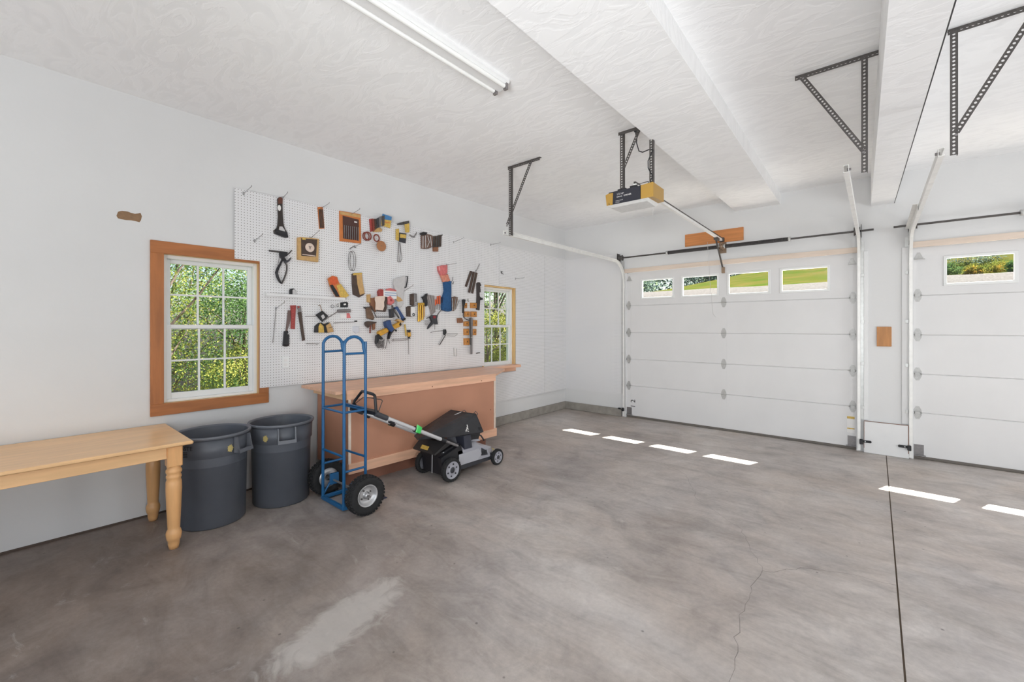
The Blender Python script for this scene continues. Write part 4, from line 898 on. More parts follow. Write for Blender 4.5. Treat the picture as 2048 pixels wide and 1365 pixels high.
# telescoping handle
for x in (.845, 1.245):
    MB().tube([(x, -4.775, .748), (x, -4.12, .418)], .0185, 12).build('handle_tube', alu_m, t)
    MB().tube([(x, -4.12, .418), (x, -3.93, .322)], .0135, 10).build('handle_arm', mgrey_m, t)
    MB().tube([(x, -4.155, .437), (x, -4.10, .408)], .023, 12).build('collar', black_m, t)
    MB().tube([(x, -4.475, .597), (x, -4.425, .572)], .027, 12).build('clamp', black_m, t)
    MB().hull([(x + (.024 if x > 1 else -.024), -4.48 + a, .605 + b) for a, b in ((0, -.035), (.05, -.06), (.02, .035), (.075, .0))] + [(x + (.034 if x > 1 else -.034), -4.47 + a, .60 + b) for a, b in ((0, -.03), (.04, -.05), (.02, .03), (.06, .0))]).build('clamp_lever', green_m, t)
    MB().tube([(x, -4.885, .803), (x, -4.77, .745)], .024, 12).build('grip_sleeve', dgrey_m, t)
    MB().tube([(x, -4.745, .715), (x, -4.70, .692)], .017, 10).build('latch_knob', black_m, t)
MB().hull([(x, y, z) for x in (.845, 1.245) for y, z in ((-4.893, .82), (-4.85, .825), (-4.89, .787), (-4.84, .78))]).build('console', black_m, t)
MB().tube([(.89, -4.87, .822), (.89, -4.872, .842)], .012, 8).build('start_button', black_m, t)
MB().tube([(1.245, -4.875, .80), (1.245, -4.887, .935), (1.237, -4.886, .958), (1.2, -4.88, .966), (.96, -4.84, .966), (.91, -4.82, .95), (.862, -4.86, .87), (.845, -4.875, .81)], .013, 10).build('grip_bar', black_m, t)
MB().tube([(1.245, -4.86, .80), (1.245, -4.815, .905), (1.23, -4.82, .915), (1.08, -4.83, .915), (.94, -4.82, .905), (.845, -4.875, .82)], .0042, 6).build('bail_wire', dark_m, t)
# grass bag lying on the deck
bg = MB(); near = [(1.10, -3.655, .60), (1.155, -3.575, .588), (1.205, -3.51, .385), (1.20, -3.63, .375), (1.25, -4.03, .435), (1.20, -4.41, .475), (.95, -4.26, .44), (.90, -4.13, .475), (.88, -3.70, .615), (.88, -3.58, .50), (.88, -3.54, .40), (.88, -4.0, .41)]
bg.hull(near); bo = bg.build('grass_bag', bag_m, t)
def seam(a, b, r=.0035, m=black_m, nm='piping'): MB().tube([a, b], r, 6).build(nm, m, bo)
for a, b in ((0, 1), (1, 2), (2, 3), (3, 4), (4, 5), (0, 8), (0, 4), (8, 7)): seam(near[a], near[b])
MB().tube([(.96, -3.90, .545), (1.05, -3.70, .612)], .0035, 6).build('zip_pull', lgrey_m, bo)
MB().tube([(1.02, -3.69, .60), (1.06, -3.66, .63), (1.07, -3.64, .60)], .004, 6).build('hook', dark_m, bo)
MB().tube([(1.14, -3.60, .59), (1.16, -3.585, .618), (1.18, -3.57, .59), (1.175, -3.575, .575)], .004, 6).build('hook', dark_m, bo)
tag(MB().hull([(1.205, -3.545 + a, .395 + b) for a, b in ((0, 0), (-.03, .0), (.0, .05), (-.03, .05))] + [(1.185, -3.545 + a, .395 + b) for a, b in ((0, 0), (-.03, .05))]).build('bag_clip', black_m, bo))
lg = MB()
for a, b in (((-.0, .0), (.035, .055)), ((.02, .06), (.05, .03)), ((.03, .02), (.06, .005)), ((-.02, -.005), (.01, .03)), ((.035, .055), (.03, .085))):
    lg.bar((1.222, -3.80 + a[0], .425 + a[1]), (1.216, -3.80 + b[0], .425 + b[1]), .009, .003, up=(1, 0, .2))
lg.build('white_mark', whitecard_m, bo)
MB().hull([(1.17, -3.85, .27), (1.265, -3.85, .27), (1.17, -3.72, .27), (1.265, -3.74, .27), (1.10, -3.84, .40), (1.24, -3.84, .405), (1.12, -3.72, .39), (1.22, -3.72, .395)]).build('bag_mouth', mat('bag_mouth_navy', (44, 46, 58), .6), t)
MB().hull([(x, y, z) for x in (.92, 1.18) for y, z in ((-3.72, .33), (-3.56, .31), (-3.72, .42), (-3.52, .40))]).build('battery_cover', black_m, t)
MB().tube([(1.10, -3.55, .37), (1.16, -3.50, .33), (1.17, -3.46, .27)], .009, 8).build('cable', black_m, t)

# ---------------------------------------------------------------- things on the pegboard
XB = .027
def one(name, label, cat, poly, m, d=.02, x=XB, bev=.003, group=None): return tag(MB().slab(poly, x, x + d, bev).build(name, m), label, cat, group)
def root_at(name, label, cat, poly, group=None, x=XB):
    return thing(name, label, cat, (x, sum(p[0] for p in poly) / len(poly), sum(p[1] for p in poly) / len(poly)), group)
def sl(t, nm, poly, m, x=0.0, d=.012, bev=.002): return MB().slab(poly, XB + x, XB + x + d, bev).build(nm, m, t)
def line(t, nm, poly, m, r=.003, x=.012, n=6): return MB().tube([(XB + x, p[0], p[1]) for p in poly], r, n).build(nm, m, t)
def ring(t, nm, c, ry, rz, m, r=.002, x=.012, n=18): return MB().tube([(XB + x, c[0] + ry * math.cos(2 * math.pi * k / n), c[1] + rz * math.sin(2 * math.pi * k / n)) for k in range(n)], r, 6, closed=True).build(nm, m, t)
def rodx(c, x0, x1, r, m, nm, t): return MB().tube([(XB + x0, c[0], c[1]), (XB + x1, c[0], c[1])], r, 12).build(nm, m, t)

def peg_hook(h, label):
    y, z, Lx, dz = h; Lx = max(.05, min(.2, Lx))
    t = thing('peg_hook', label, 'hook', (XB, y, z), 'pegboard hooks')
    MB().tube([(XB - .004, y, z + .012), (XB + .004, y, z + .004), (XB + .012, y, z), (XB + Lx, y, z + dz), (XB + Lx + .006, y, z + dz + .012)], .0032, 6).build('rod', chrome_m, t)
    MB().box((XB - .001, y - .008, z - .016), (XB + .003, y + .008, z + .016), .001).build('foot', chrome_m, t)
for h, lb in (
    ((-5.512,2.805,0.314,0.021), 'bare peg hook at the upper left corner of the pegboard'),
    ((-5.167,2.843,0.119,0.026), 'peg hook that holds the long black-handled brush'),
    ((-4.789,2.813,0.283,0.021), 'peg hook that holds the narrow brown pack of blades'),
    ((-4.435,2.826,0.181,0.024), 'peg hook that holds the orange-framed chisel set'),
    ((-5.419,2.375,0.211,0.032), 'bare peg hook left of the long black-handled brush'),
    ((-4.895,2.482,0.276,0.048), 'peg hook that holds the boxed dial card'),
    ((-4.393,2.471,0.139,0.011), 'peg hook that holds the wire loop'),
    ((-2.897,2.746,0.214,0.031), 'bare peg hook right of the hanging drill pouches'),
    ((-2.141,2.819,0.297,0.008), 'bare peg hook near the top seam above the workbench window'),
    ((-3.026,2.413,0.194,-0.001), 'peg hook that holds the pink bag and blue sleeve'),
    ((-2.464,2.386,0.073,0.089), 'peg hook that holds the dark hanging strips'),
    ((-3.738,2.001,0.235,0.060), 'bare peg hook under the pale saw with the black loop handle'),
    ((-1.542,2.348,0.179,0.003), 'bare peg hook above the window by the workbench'),
    ((-5.228,1.738,0.224,0.051), 'bent peg hook holding the thin hanging rod'),
): peg_hook(h, lb)

# brush
P = [(-5.219,2.817),(-5.211,2.833),(-5.197,2.842),(-5.182,2.841),(-5.173,2.830),(-5.174,2.799),(-5.175,2.770),(-5.171,2.669),(-5.164,2.582),(-5.158,2.554),(-5.144,2.520),(-5.132,2.503),(-5.124,2.450),(-5.144,2.445),(-5.178,2.452),(-5.212,2.461),(-5.243,2.468),(-5.254,2.490),(-5.249,2.506),(-5.229,2.523),(-5.218,2.558),(-5.212,2.646),(-5.217,2.761)]
t = root_at('scraper_brush', 'long black brush with brown handle top hanging at the upper left of the pegboard', 'brush', P)
sl(t, 'body', P, mat('brush_body_dark', (50, 43, 39), .5), 0, .022, .004)
sl(t, 'brush_head', [(-5.246,2.495),(-5.226,2.525),(-5.206,2.509),(-5.151,2.503),(-5.134,2.503),(-5.124,2.450),(-5.144,2.445),(-5.192,2.455),(-5.243,2.467)], black_m, .012, .022)
sl(t, 'handle_top', [(-5.217,2.817),(-5.206,2.836),(-5.185,2.840),(-5.175,2.827),(-5.176,2.777),(-5.217,2.768)], mat('handle_redbrown', (96, 56, 44), .4), .018, .008)
sl(t, 'oval_label', [(0, 0)] and [(c_[0] + a, c_[1] + b) for c_ in [(-5.206,2.730)] for a, b in ((-.016, 0), (-.011, .022), (0, .03), (.011, .022), (.016, 0), (.011, -.022), (0, -.03), (-.011, -.022))], whitecard_m, .023, .001, 0)
sl(t, 'face_label', [(-5.204,2.547),(-5.178,2.551),(-5.154,2.518),(-5.152,2.503),(-5.212,2.508)], lgrey_m, .023, .001, 0)
# blade pack
P = [(-4.818,2.826),(-4.760,2.841),(-4.742,2.610),(-4.799,2.597)]
t = root_at('blade_pack', 'narrow brown pack of dark blades hanging at the top of the pegboard', 'blade pack', P)
sl(t, 'backing', P, orangecard_m, 0, .006, .001)
for k in range(3):
    a = [(-4.810,2.803),(-4.796,2.608),(-4.760,2.813),(-4.747,2.616)]; f0, f1 = k / 3 + .04, (k + 1) / 3 - .04
    q = [(a[0][0] + (a[2][0] - a[0][0]) * f, a[0][1] + (a[2][1] - a[0][1]) * f) for f in (f0, f1)]; w_ = [(a[1][0] + (a[3][0] - a[1][0]) * f, a[1][1] + (a[3][1] - a[1][1]) * f) for f in (f1, f0)]
    sl(t, 'blade', q + w_, brown_m, .006, .005, .001)
# chisel set
P = [(-4.578,2.836),(-4.324,2.847),(-4.315,2.512),(-4.574,2.502)]
t = root_at('chisel_set', 'orange-framed card with a row of steel chisels near the top of the pegboard', 'tool set', P)
sl(t, 'card', P, orangecard_m, 0, .012, .002)
sl(t, 'window_panel', [(-4.542,2.788),(-4.348,2.779),(-4.346,2.539),(-4.537,2.536)], mat('set_dark', (78, 50, 44), .5), .012, .002, 0)
sl(t, 'card_top', [(-4.571,2.828),(-4.334,2.838),(-4.334,2.803),(-4.571,2.797)], tan_m, .012, .002, 0)
sl(t, 'price_tag', [(-4.404,2.752),(-4.370,2.752),(-4.370,2.737),(-4.404,2.736)], whitecard_m, .014, .002, 0)
a = [(-4.525,2.684),(-4.525,2.538),(-4.357,2.690),(-4.357,2.539)]
for k in range(8):
    f = k / 7; p = (a[0][0] + (a[2][0] - a[0][0]) * f, a[0][1] + (a[2][1] - a[0][1]) * f); q = (a[1][0] + (a[3][0] - a[1][0]) * f, a[1][1] + (a[3][1] - a[1][1]) * f)
    MB().tube([(XB + .018, p[0], p[1]), (XB + .018, q[0], q[1])], [.0045, .003], 6).build('chisel', mgrey_m, t)
# dial box
P = [(-5.030,2.465),(-5.004,2.475),(-4.815,2.485),(-4.822,2.239),(-5.030,2.241)]
t = root_at('dial_package', 'boxed brown card with a round cream dial, hanging left of the wire loop', 'package', P)
sl(t, 'box', P, tan_m, 0, .035, .003)
sl(t, 'inner_card', [(-5.001,2.462),(-4.836,2.473),(-4.849,2.289),(-4.999,2.282)], brown_m, .035, .002, 0)
sl(t, 'yellow_tab', [(-4.990,2.467),(-4.956,2.469),(-4.956,2.450),(-4.990,2.449)], yellow_m, .0365, .0015, 0)
c_ = [(-4.915,2.377)][0]; MB().lathe([(.0001, XB + .037), (.042, XB + .037), (.047, XB + .041), (.044, XB + .045), (.0001, XB + .045)], (0, c_[0], c_[1]), 'X', 28, False).build('dial', cream_m, t)
MB().bar((XB + .046, c_[0] - .012, c_[1] + .014), (XB + .046, c_[0], c_[1]), .006, .002, up=(1, 0, 0)).bar((XB + .046, c_[0] + .012, c_[1] + .014), (XB + .046, c_[0], c_[1]), .006, .002, up=(1, 0, 0)).bar((XB + .046, c_[0], c_[1]), (XB + .046, c_[0], c_[1] - .02), .006, .002, up=(1, 0, 0)).build('dial_mark', black_m, t)
sl(t, 'caption', [(-4.990,2.302),(-4.854,2.301),(-4.854,2.293),(-4.990,2.294)], cream_m, .037, .001, 0)
# trigger clamp
P = [(-5.206,2.285),(-5.137,2.294),(-5.144,2.220),(-5.199,2.213)]
t = root_at('bar_clamp', 'black trigger clamp with two curved handles beside the wood-cased window', 'clamp', P)
line(t, 'bar', [(-5.302,2.293),(-5.233,2.294),(-5.137,2.295)], dark_m, .009, .03, 8)
sl(t, 'jaw_body', [(-5.206,2.296),(-5.133,2.302),(-5.137,2.265),(-5.164,2.246),(-5.144,2.212),(-5.178,2.216),(-5.202,2.253)], black_m, .01, .035, .004)
line(t, 'screw', [(-5.144,2.264),(-5.112,2.297),(-5.091,2.326)], dark_m, .006, .03)
sl(t, 'trigger', [(-5.175,2.227),(-5.144,2.216),(-5.119,2.230),(-5.098,2.255),(-5.101,2.236),(-5.126,2.203),(-5.151,2.186)], dgrey_m, .015, .025, .003)
line(t, 'handle', [(-5.178,2.223),(-5.197,2.177),(-5.223,2.124),(-5.233,2.087),(-5.223,2.044),(-5.206,2.009),(-5.188,1.983)], black_m, [.008, .010, .013, .014, .014, .012, .006], .025, 8)
line(t, 'handle', [(-5.156,2.204),(-5.137,2.169),(-5.137,2.125),(-5.147,2.080),(-5.159,2.043),(-5.178,1.997),(-5.186,1.982)], dark_m, .008, .025, 8)
line(t, 'return_wire', [(-5.206,2.249),(-5.216,2.204),(-5.225,2.145)], mgrey_m, .003, .03)
# sanding discs
t = root_at('disc_roll', 'two red-brown rings and a tan abrasive disc hanging under the stacked paper packs', 'abrasive discs', [(-4.145,2.587)])
ring(t, 'ring', [(-4.245,2.607)][0], .042, .046, mat('ring_redbrown', (132, 62, 50), .5), .008, .03)
ring(t, 'ring', [(-4.261,2.604)][0], .040, .046, mat('ring_redbrown', (132, 62, 50)), .006, .018)
ring(t, 'ring', [(-4.140,2.599)][0], .036, .040, mat('ring_redbrown', (132, 62, 50)), .008, .045)
c_ = [(-4.088,2.510)][0]; MB().lathe([(.0001, XB + .06), (.060, XB + .06), (.063, XB + .064), (.060, XB + .068), (.0001, XB + .068)], (0, c_[0], c_[1]), 'X', 28, False).build('disc', mat('abrasive_disc', (168, 116, 78), .8, var=.1, vscale=60), t)
MB().tube([(XB, c_[0] - .03, c_[1] + .02), (XB + .075, c_[0], c_[1])], .004, 6).build('spindle', mgrey_m, t)
# stacked paper packs
t = root_at('paper_pack', 'stack of red-brown and dark packs on one hook, left of the blue and yellow card', 'packs', [(-4.145,2.768)])
PK = [[(-4.214,2.813),(-4.185,2.822),(-4.174,2.677),(-4.197,2.666)], [(-4.185,2.822),(-4.159,2.824),(-4.149,2.685),(-4.174,2.677)], [(-4.159,2.824),(-4.140,2.824),(-4.132,2.714),(-4.149,2.698)], [(-4.139,2.828),(-4.114,2.846),(-4.108,2.731),(-4.132,2.720)], [(-4.114,2.852),(-4.085,2.864),(-4.079,2.745),(-4.106,2.733)], [(-4.085,2.864),(-4.049,2.878),(-4.051,2.759),(-4.079,2.749)]]
for i, (q, m_) in enumerate(zip(PK, (red_m, MATS['ring_redbrown'], brown_m, dgrey_m, mgrey_m, dark_m))): sl(t, 'pack', q, m_, .004 + .012 * i, .012, .002)
sl(t, 'pack', [(-4.162,2.706),(-4.077,2.740),(-4.047,2.716),(-4.057,2.691),(-4.164,2.668)], tan_m, .004, .02, .003)
t = root_at('saw_card', 'blue-topped yellow card at the front of the stacked packs near the pegboard top', 'card', [(-3.987,2.832)])
CX = .055
sl(t, 'card', [(-4.083,2.830),(-3.951,2.838),(-3.967,2.744),(-4.089,2.755)], yellow_m, CX, .01, .001); sl(t, 'card_header', [(-4.067,2.896),(-3.944,2.884),(-3.951,2.838),(-4.081,2.831)], sky_m, CX, .0105, .001)
sl(t, 'caption', [(-4.073,2.808),(-3.973,2.811),(-3.975,2.798),(-4.075,2.796)], orangecard_m, CX + .0105, .001, 0)
# yellow-black packs with wire
t = root_at('bit_pack', 'yellow and black carded packs with thin wires hanging below, at the top of the pegboard', 'packs', [(-3.767,2.737)])
for i, q in enumerate(([(-3.852,2.759),(-3.810,2.770),(-3.806,2.622),(-3.852,2.627)], [(-3.812,2.720),(-3.710,2.727),(-3.721,2.603),(-3.814,2.607)], [(-3.745,2.834),(-3.677,2.858),(-3.675,2.745),(-3.732,2.732)])): sl(t, 'card', q, (yellow_m, dgrey_m, yellow_m)[i], .008 + .014 * i, .012, .002)
sl(t, 'band', [(-3.808,2.703),(-3.717,2.709),(-3.721,2.662),(-3.810,2.657)], yellow_m, .0345, .002, 0)
for i, q in enumerate(([(-3.836,2.829),(-3.799,2.848),(-3.793,2.819),(-3.829,2.815)], [(-3.794,2.849),(-3.745,2.871),(-3.739,2.834),(-3.788,2.820)], [(-3.743,2.869),(-3.679,2.891),(-3.677,2.852),(-3.737,2.832)])): sl(t, 'card_top', q, dark_m, .008 + .012 * i, .014, .002)
line(t, 'wire', [(-3.810,2.603),(-3.818,2.493),(-3.827,2.358)], mgrey_m, .004, .012); line(t, 'wire', [(-3.794,2.596),(-3.778,2.480),(-3.765,2.409),(-3.788,2.361),(-3.821,2.361)], mgrey_m, .003, .016)
line(t, 'wire', [(-3.801,2.597),(-3.794,2.478),(-3.810,2.356)], mgrey_m, .003, .02)
t = root_at('wire_hanger', 'small bent wire hanger right of the yellow and black carded packs', 'hook', [(-3.601,2.728)])
line(t, 'wire', [(-3.659,2.720),(-3.624,2.708),(-3.590,2.706),(-3.553,2.745),(-3.546,2.777)], mgrey_m, .005, .02); line(t, 'wire', [(-3.655,2.715),(-3.635,2.690),(-3.596,2.691),(-3.578,2.750)], mgrey_m, .004, .04)
# drill pouches
P = [(-3.468,2.748),(-3.391,2.772),(-3.312,2.777),(-3.282,2.761),(-3.288,2.624),(-3.319,2.605),(-3.355,2.587),(-3.415,2.575),(-3.465,2.574)]
t = root_at('bit_pouch', 'brown clear pouch of bits with a black clip at the top of the pegboard', 'pouch', P)
sl(t, 'pouch', P, mat('pouch_brown', (112, 88, 78), .35, var=.3, vscale=45), 0, .03, .006); sl(t, 'clip', [(-3.495,2.768),(-3.451,2.789),(-3.385,2.792),(-3.403,2.762),(-3.463,2.741),(-3.488,2.752)], black_m, .01, .03, .003)
for q in ([(-3.451,2.734),(-3.455,2.580)], [(-3.415,2.749),(-3.410,2.587)], [(-3.379,2.755),(-3.349,2.673),(-3.385,2.600)], [(-3.331,2.753),(-3.312,2.620)]): line(t, 'bit', q, lgrey_m, .005, .032)
P = [(-3.284,2.765),(-3.207,2.787),(-3.128,2.802),(-3.135,2.645),(-3.192,2.633),(-3.194,2.570),(-3.269,2.562)]
t = root_at('blade_stack', 'dark stack of saw blades with a brown end, right of the clear pouch of bits', 'blades', P)
a = [(-3.282,2.763),(-3.277,2.615),(-3.130,2.800),(-3.138,2.645)]
for k in range(7):
    f0, f1 = k / 7 + .01, (k + 1) / 7 - .01; q = [(a[0][0] + (a[2][0] - a[0][0]) * f, a[0][1] + (a[2][1] - a[0][1]) * f) for f in (f0, f1)] + [(a[1][0] + (a[3][0] - a[1][0]) * f, a[1][1] + (a[3][1] - a[1][1]) * f) for f in (f1, f0)]
    sl(t, 'blade', q, (dark_m, brown_m)[k % 2], .004 + .004 * (k % 3), .022, .002)
sl(t, 'end_block', [(-3.272,2.616),(-3.192,2.632),(-3.194,2.570),(-3.269,2.562)], mat('end_brown', (136, 92, 66), .6), .0, .03, .003); sl(t, 'top_clip', [(-3.194,2.791),(-3.112,2.814),(-3.130,2.792),(-3.194,2.777)], dark_m, .01, .02, .002)
# pale saw
P = [(-3.892,2.132),(-3.821,2.167),(-3.723,2.194),(-3.730,2.110),(-3.747,2.036),(-3.756,1.953),(-3.762,1.843),(-3.778,1.804),(-3.821,1.795),(-3.852,1.803),(-3.842,1.921),(-3.873,2.000),(-3.898,2.079)]
t = root_at('hand_saw', 'pale grey wedge-shaped saw with black loop handle in the middle of the pegboard', 'saw', P)
sl(t, 'blade_guard', P, lgrey_m, .01, .03, .005)
MB().tube([(XB + .028, p[0], p[1]) for p in [(-3.721,2.186),(-3.690,2.191),(-3.697,2.122),(-3.715,2.051),(-3.737,2.046),(-3.750,2.081),(-3.745,2.137)]], .0075, 8, closed=True).build('loop_handle', black_m, t)
sl(t, 'wood_tip', [(-3.858,1.932),(-3.806,1.919),(-3.767,1.880),(-3.835,1.860),(-3.863,1.888)], tan_m, .03, .012, .003)
# pink bag and blue sleeve
P = [(-3.201,2.368),(-3.140,2.391),(-3.046,2.407),(-3.046,2.297),(-3.075,2.264),(-3.155,2.254),(-3.191,2.312)]
t = root_at('pink_bag', 'crumpled pink plastic bag hanging above the blue cloth sleeve', 'bag', P)
sl(t, 'bag', P, pink_m, .004, .05, .012); sl(t, 'bag_lower', [(-3.155,2.254),(-3.036,2.282),(-2.993,2.190),(-3.036,2.172),(-3.111,2.166)], mat('bag_salmon', (206, 134, 112), .35, var=.2, vscale=40), .01, .04, .01)
P = [(-3.101,2.165),(-3.036,2.185),(-2.975,2.186),(-2.972,2.060),(-2.977,1.917),(-2.972,1.775),(-3.022,1.766),(-3.067,1.769),(-3.080,1.780),(-3.127,1.781),(-3.135,1.830),(-3.117,1.961),(-3.085,2.052)]
t = root_at('blue_sleeve', 'long blue cloth sleeve hanging under the pink plastic bag', 'cloth', P)
sl(t, 'cloth', P, bluecloth_m, .006, .05, .014); sl(t, 'dark_fold', [(-3.127,1.960),(-3.075,1.973),(-3.065,1.773),(-3.129,1.781)], navy_m, .004, .04, .01); sl(t, 'dark_fold', [(-3.009,1.916),(-2.966,1.908),(-2.961,1.786),(-3.009,1.770)], navy_m, .0, .045, .01)
# hanging strips
t = root_at('steel_strips', 'three dark flat strips on a hook, upper left of the workbench window', 'strips', [(-2.560,2.215)])
for i, q in enumerate(([(-2.583,2.373),(-2.542,2.372),(-2.651,2.132),(-2.688,2.140)], [(-2.545,2.363),(-2.503,2.364),(-2.601,2.050),(-2.636,2.056)], [(-2.500,2.358),(-2.460,2.353),(-2.551,2.042),(-2.589,2.047)])): sl(t, 'strip', q, brown_m, .004 + .014 * i, .01, .002)
line(t, 'hanger_rod', [(-2.488,2.362),(-2.447,2.425),(-2.401,2.496)], chrome_m, .004, .03)
P = [(-2.451,2.200),(-2.424,2.220),(-2.381,2.219),(-2.359,2.182),(-2.381,2.169),(-2.368,2.078),(-2.396,2.069),(-2.390,2.011),(-2.343,1.980),(-2.362,1.955),(-2.381,1.959),(-2.393,1.803),(-2.460,1.810),(-2.448,2.007)]
t = root_at('toothed_bar', 'long dark notched bar beside the left edge of the workbench window', 'bar', P)
sl(t, 'bar', P, mat('bar_dark', (66, 60, 60), .5, .3), .0, .016, .003); sl(t, 'knob', [(-2.385,1.994),(-2.338,1.991),(-2.338,1.961),(-2.385,1.954)], black_m, .0, .03, .004)
# amber router-bit blocks
BL = [([(-2.729,1.893),(-2.660,1.901),(-2.662,1.827),(-2.726,1.822)], 'topmost left'), ([(-2.581,1.908),(-2.467,1.911),(-2.470,1.831),(-2.578,1.829)], 'topmost right'), ([(-2.700,1.777),(-2.610,1.779),(-2.610,1.701),(-2.697,1.699)], 'second-row left'), ([(-2.575,1.780),(-2.467,1.781),(-2.467,1.701),(-2.572,1.701)], 'second-row right'), ([(-2.711,1.634),(-2.628,1.637),(-2.628,1.564),(-2.711,1.566)], 'third-row left'), ([(-2.551,1.659),(-2.457,1.654),(-2.460,1.567),(-2.551,1.567)], 'third-row right'), ([(-2.711,1.529),(-2.625,1.528),(-2.625,1.435),(-2.709,1.438)], 'fourth-row left'), ([(-2.551,1.526),(-2.473,1.524),(-2.476,1.433),(-2.548,1.436)], 'fourth-row right'), ([(-2.709,1.392),(-2.613,1.392),(-2.613,1.292),(-2.706,1.295)], 'lowest')]
for q, w in BL:
    t = root_at('amber_block', '%s small amber block of the paired blocks left of the workbench window' % w, 'block', q, 'amber blocks on the pegboard')
    sl(t, 'block', q, brasspk_m, 0, .034, .005)
    cy = sum(p[0] for p in q) / 4; cz = sum(p[1] for p in q) / 4; MB().lathe([(.0001, XB + .037), (.010, XB + .037), (.012, XB + .034)], (0, cy, cz), 'X', 10, False).build('boss', brown_m, t)
P = [(-2.636,1.679),(-2.619,1.692),(-2.578,1.691),(-2.566,1.675),(-2.572,1.158),(-2.610,1.160),(-2.607,1.413)]
t = root_at('grey_bar', 'long grey metal bar hanging down over the paired amber blocks', 'bar', P)
sl(t, 'bar', P, mgrey_m, .036, .012, .003); sl(t, 'dark_edge', [(-2.633,1.679),(-2.610,1.684),(-2.601,1.296),(-2.625,1.297)], dark_m, .049, .004, .001); sl(t, 'collar', [(-2.639,1.412),(-2.560,1.410),(-2.560,1.398),(-2.639,1.399)], lgrey_m, .049, .004, .001)
t = root_at('black_strap', 'curved black strap with a brown block left of the paired amber blocks', 'strap', [(-2.763,1.781)])
sl(t, 'strap', [(-2.777,1.942),(-2.746,1.951),(-2.709,1.945),(-2.720,1.888),(-2.740,1.824),(-2.743,1.753),(-2.771,1.752),(-2.765,1.844)], black_m, .038, .012, .003)
line(t, 'cord', [(-2.756,1.755),(-2.757,1.708),(-2.720,1.672),(-2.648,1.651),(-2.619,1.647)], black_m, .006, .046); sl(t, 'brown_block', [(-2.841,1.680),(-2.763,1.685),(-2.737,1.646),(-2.746,1.612),(-2.833,1.610)], mat('end_brown', (136, 92, 66)), .0, .03, .004)
t = root_at('spring_clip', 'small dark spring clip on the pegboard above the top pair of amber blocks', 'clip', [(-2.626,1.939)]); line(t, 'wire', [(-2.645,1.933),(-2.628,1.964),(-2.610,1.924),(-2.633,1.927)], dark_m, .003, .01)
t = root_at('steel_bundle', 'bundle of thin steel keys right of the blue cloth sleeve', 'tools', [(-2.902,1.880)])
a = [(-2.956,1.959),(-2.956,1.786),(-2.833,1.966),(-2.902,1.777)]
sl(t, 'pouch', [(-2.961,1.967),(-2.888,1.983),(-2.830,1.974),(-2.847,1.903),(-2.902,1.777),(-2.956,1.782)], mat('pouch_brown', (112, 88, 78)), .0, .02, .004)
for i, q in enumerate(([(-2.942,1.950),(-2.940,1.786)], [(-2.908,1.962),(-2.922,1.787)], [(-2.874,1.963),(-2.910,1.787)], [(-2.847,1.944),(-2.902,1.788)], [(-2.813,1.929),(-2.885,1.798)])): line(t, 'key', q, (chrome_m, mat('aged_brass', (150, 128, 108)))[i % 2], .005, .026)
t = root_at('small_clip', 'small black double clip above the workbench window', 'clip', [(-1.888,2.415)])
line(t, 'wire', [(-1.910,2.439),(-1.905,2.393),(-1.891,2.432),(-1.867,2.439)], dark_m, .004, .01); line(t, 'wire', [(-1.881,2.412),(-1.856,2.391)], dark_m, .004, .01)
t = root_at('hook_pair', 'small steel double hook right of the blue cloth sleeve top', 'hook', [(-2.929,2.196)]); line(t, 'wire', [(-2.923,2.255),(-2.926,2.196),(-2.956,2.183),(-2.915,2.156),(-2.904,2.191)], mgrey_m, .004, .012)
t = root_at('wire_bracket', 'thin rectangular wire bracket above the workbench, right of the outlet', 'bracket', [(-2.885,1.204)]); MB().tube([(XB + .02, p[0], p[1]) for p in [(-2.910,1.265),(-2.907,1.150),(-2.855,1.145),(-2.858,1.251)]], .003, 6).build('wire', mgrey_m, t)
t = root_at('short_clip', 'short dark clip near the lower left corner of the workbench window', 'clip', [(-2.424,1.166)]); line(t, 'wire', [(-2.460,1.164),(-2.424,1.169),(-2.384,1.169)], dark_m, .006, .012)
t = root_at('folding_tool', 'thin angled tool with black joint hanging above the workbench', 'tool', [(-3.082,1.482)])
line(t, 'rod', [(-3.318,1.480),(-3.253,1.493),(-3.088,1.506)], mgrey_m, .003, .02); sl(t, 'joint', [(-3.093,1.520),(-3.059,1.522),(-3.049,1.481),(-3.075,1.431),(-3.095,1.462)], black_m, .008, .024, .004); line(t, 'handle', [(-3.080,1.441),(-3.127,1.382),(-3.184,1.312)], lgrey_m, .008, .02); line(t, 'handle_edge', [(-3.065,1.441),(-3.114,1.377),(-3.170,1.308)], black_m, .005, .022)
t = root_at('double_hook', 'double wire hook right of the angled black-jointed tool', 'hook', [(-2.956,1.445)]); line(t, 'wire', [(-3.055,1.455),(-2.956,1.456),(-2.847,1.457)], mgrey_m, .003, .03); line(t, 'wire', [(-3.049,1.431),(-2.902,1.423),(-2.847,1.455)], mgrey_m, .002, .03)

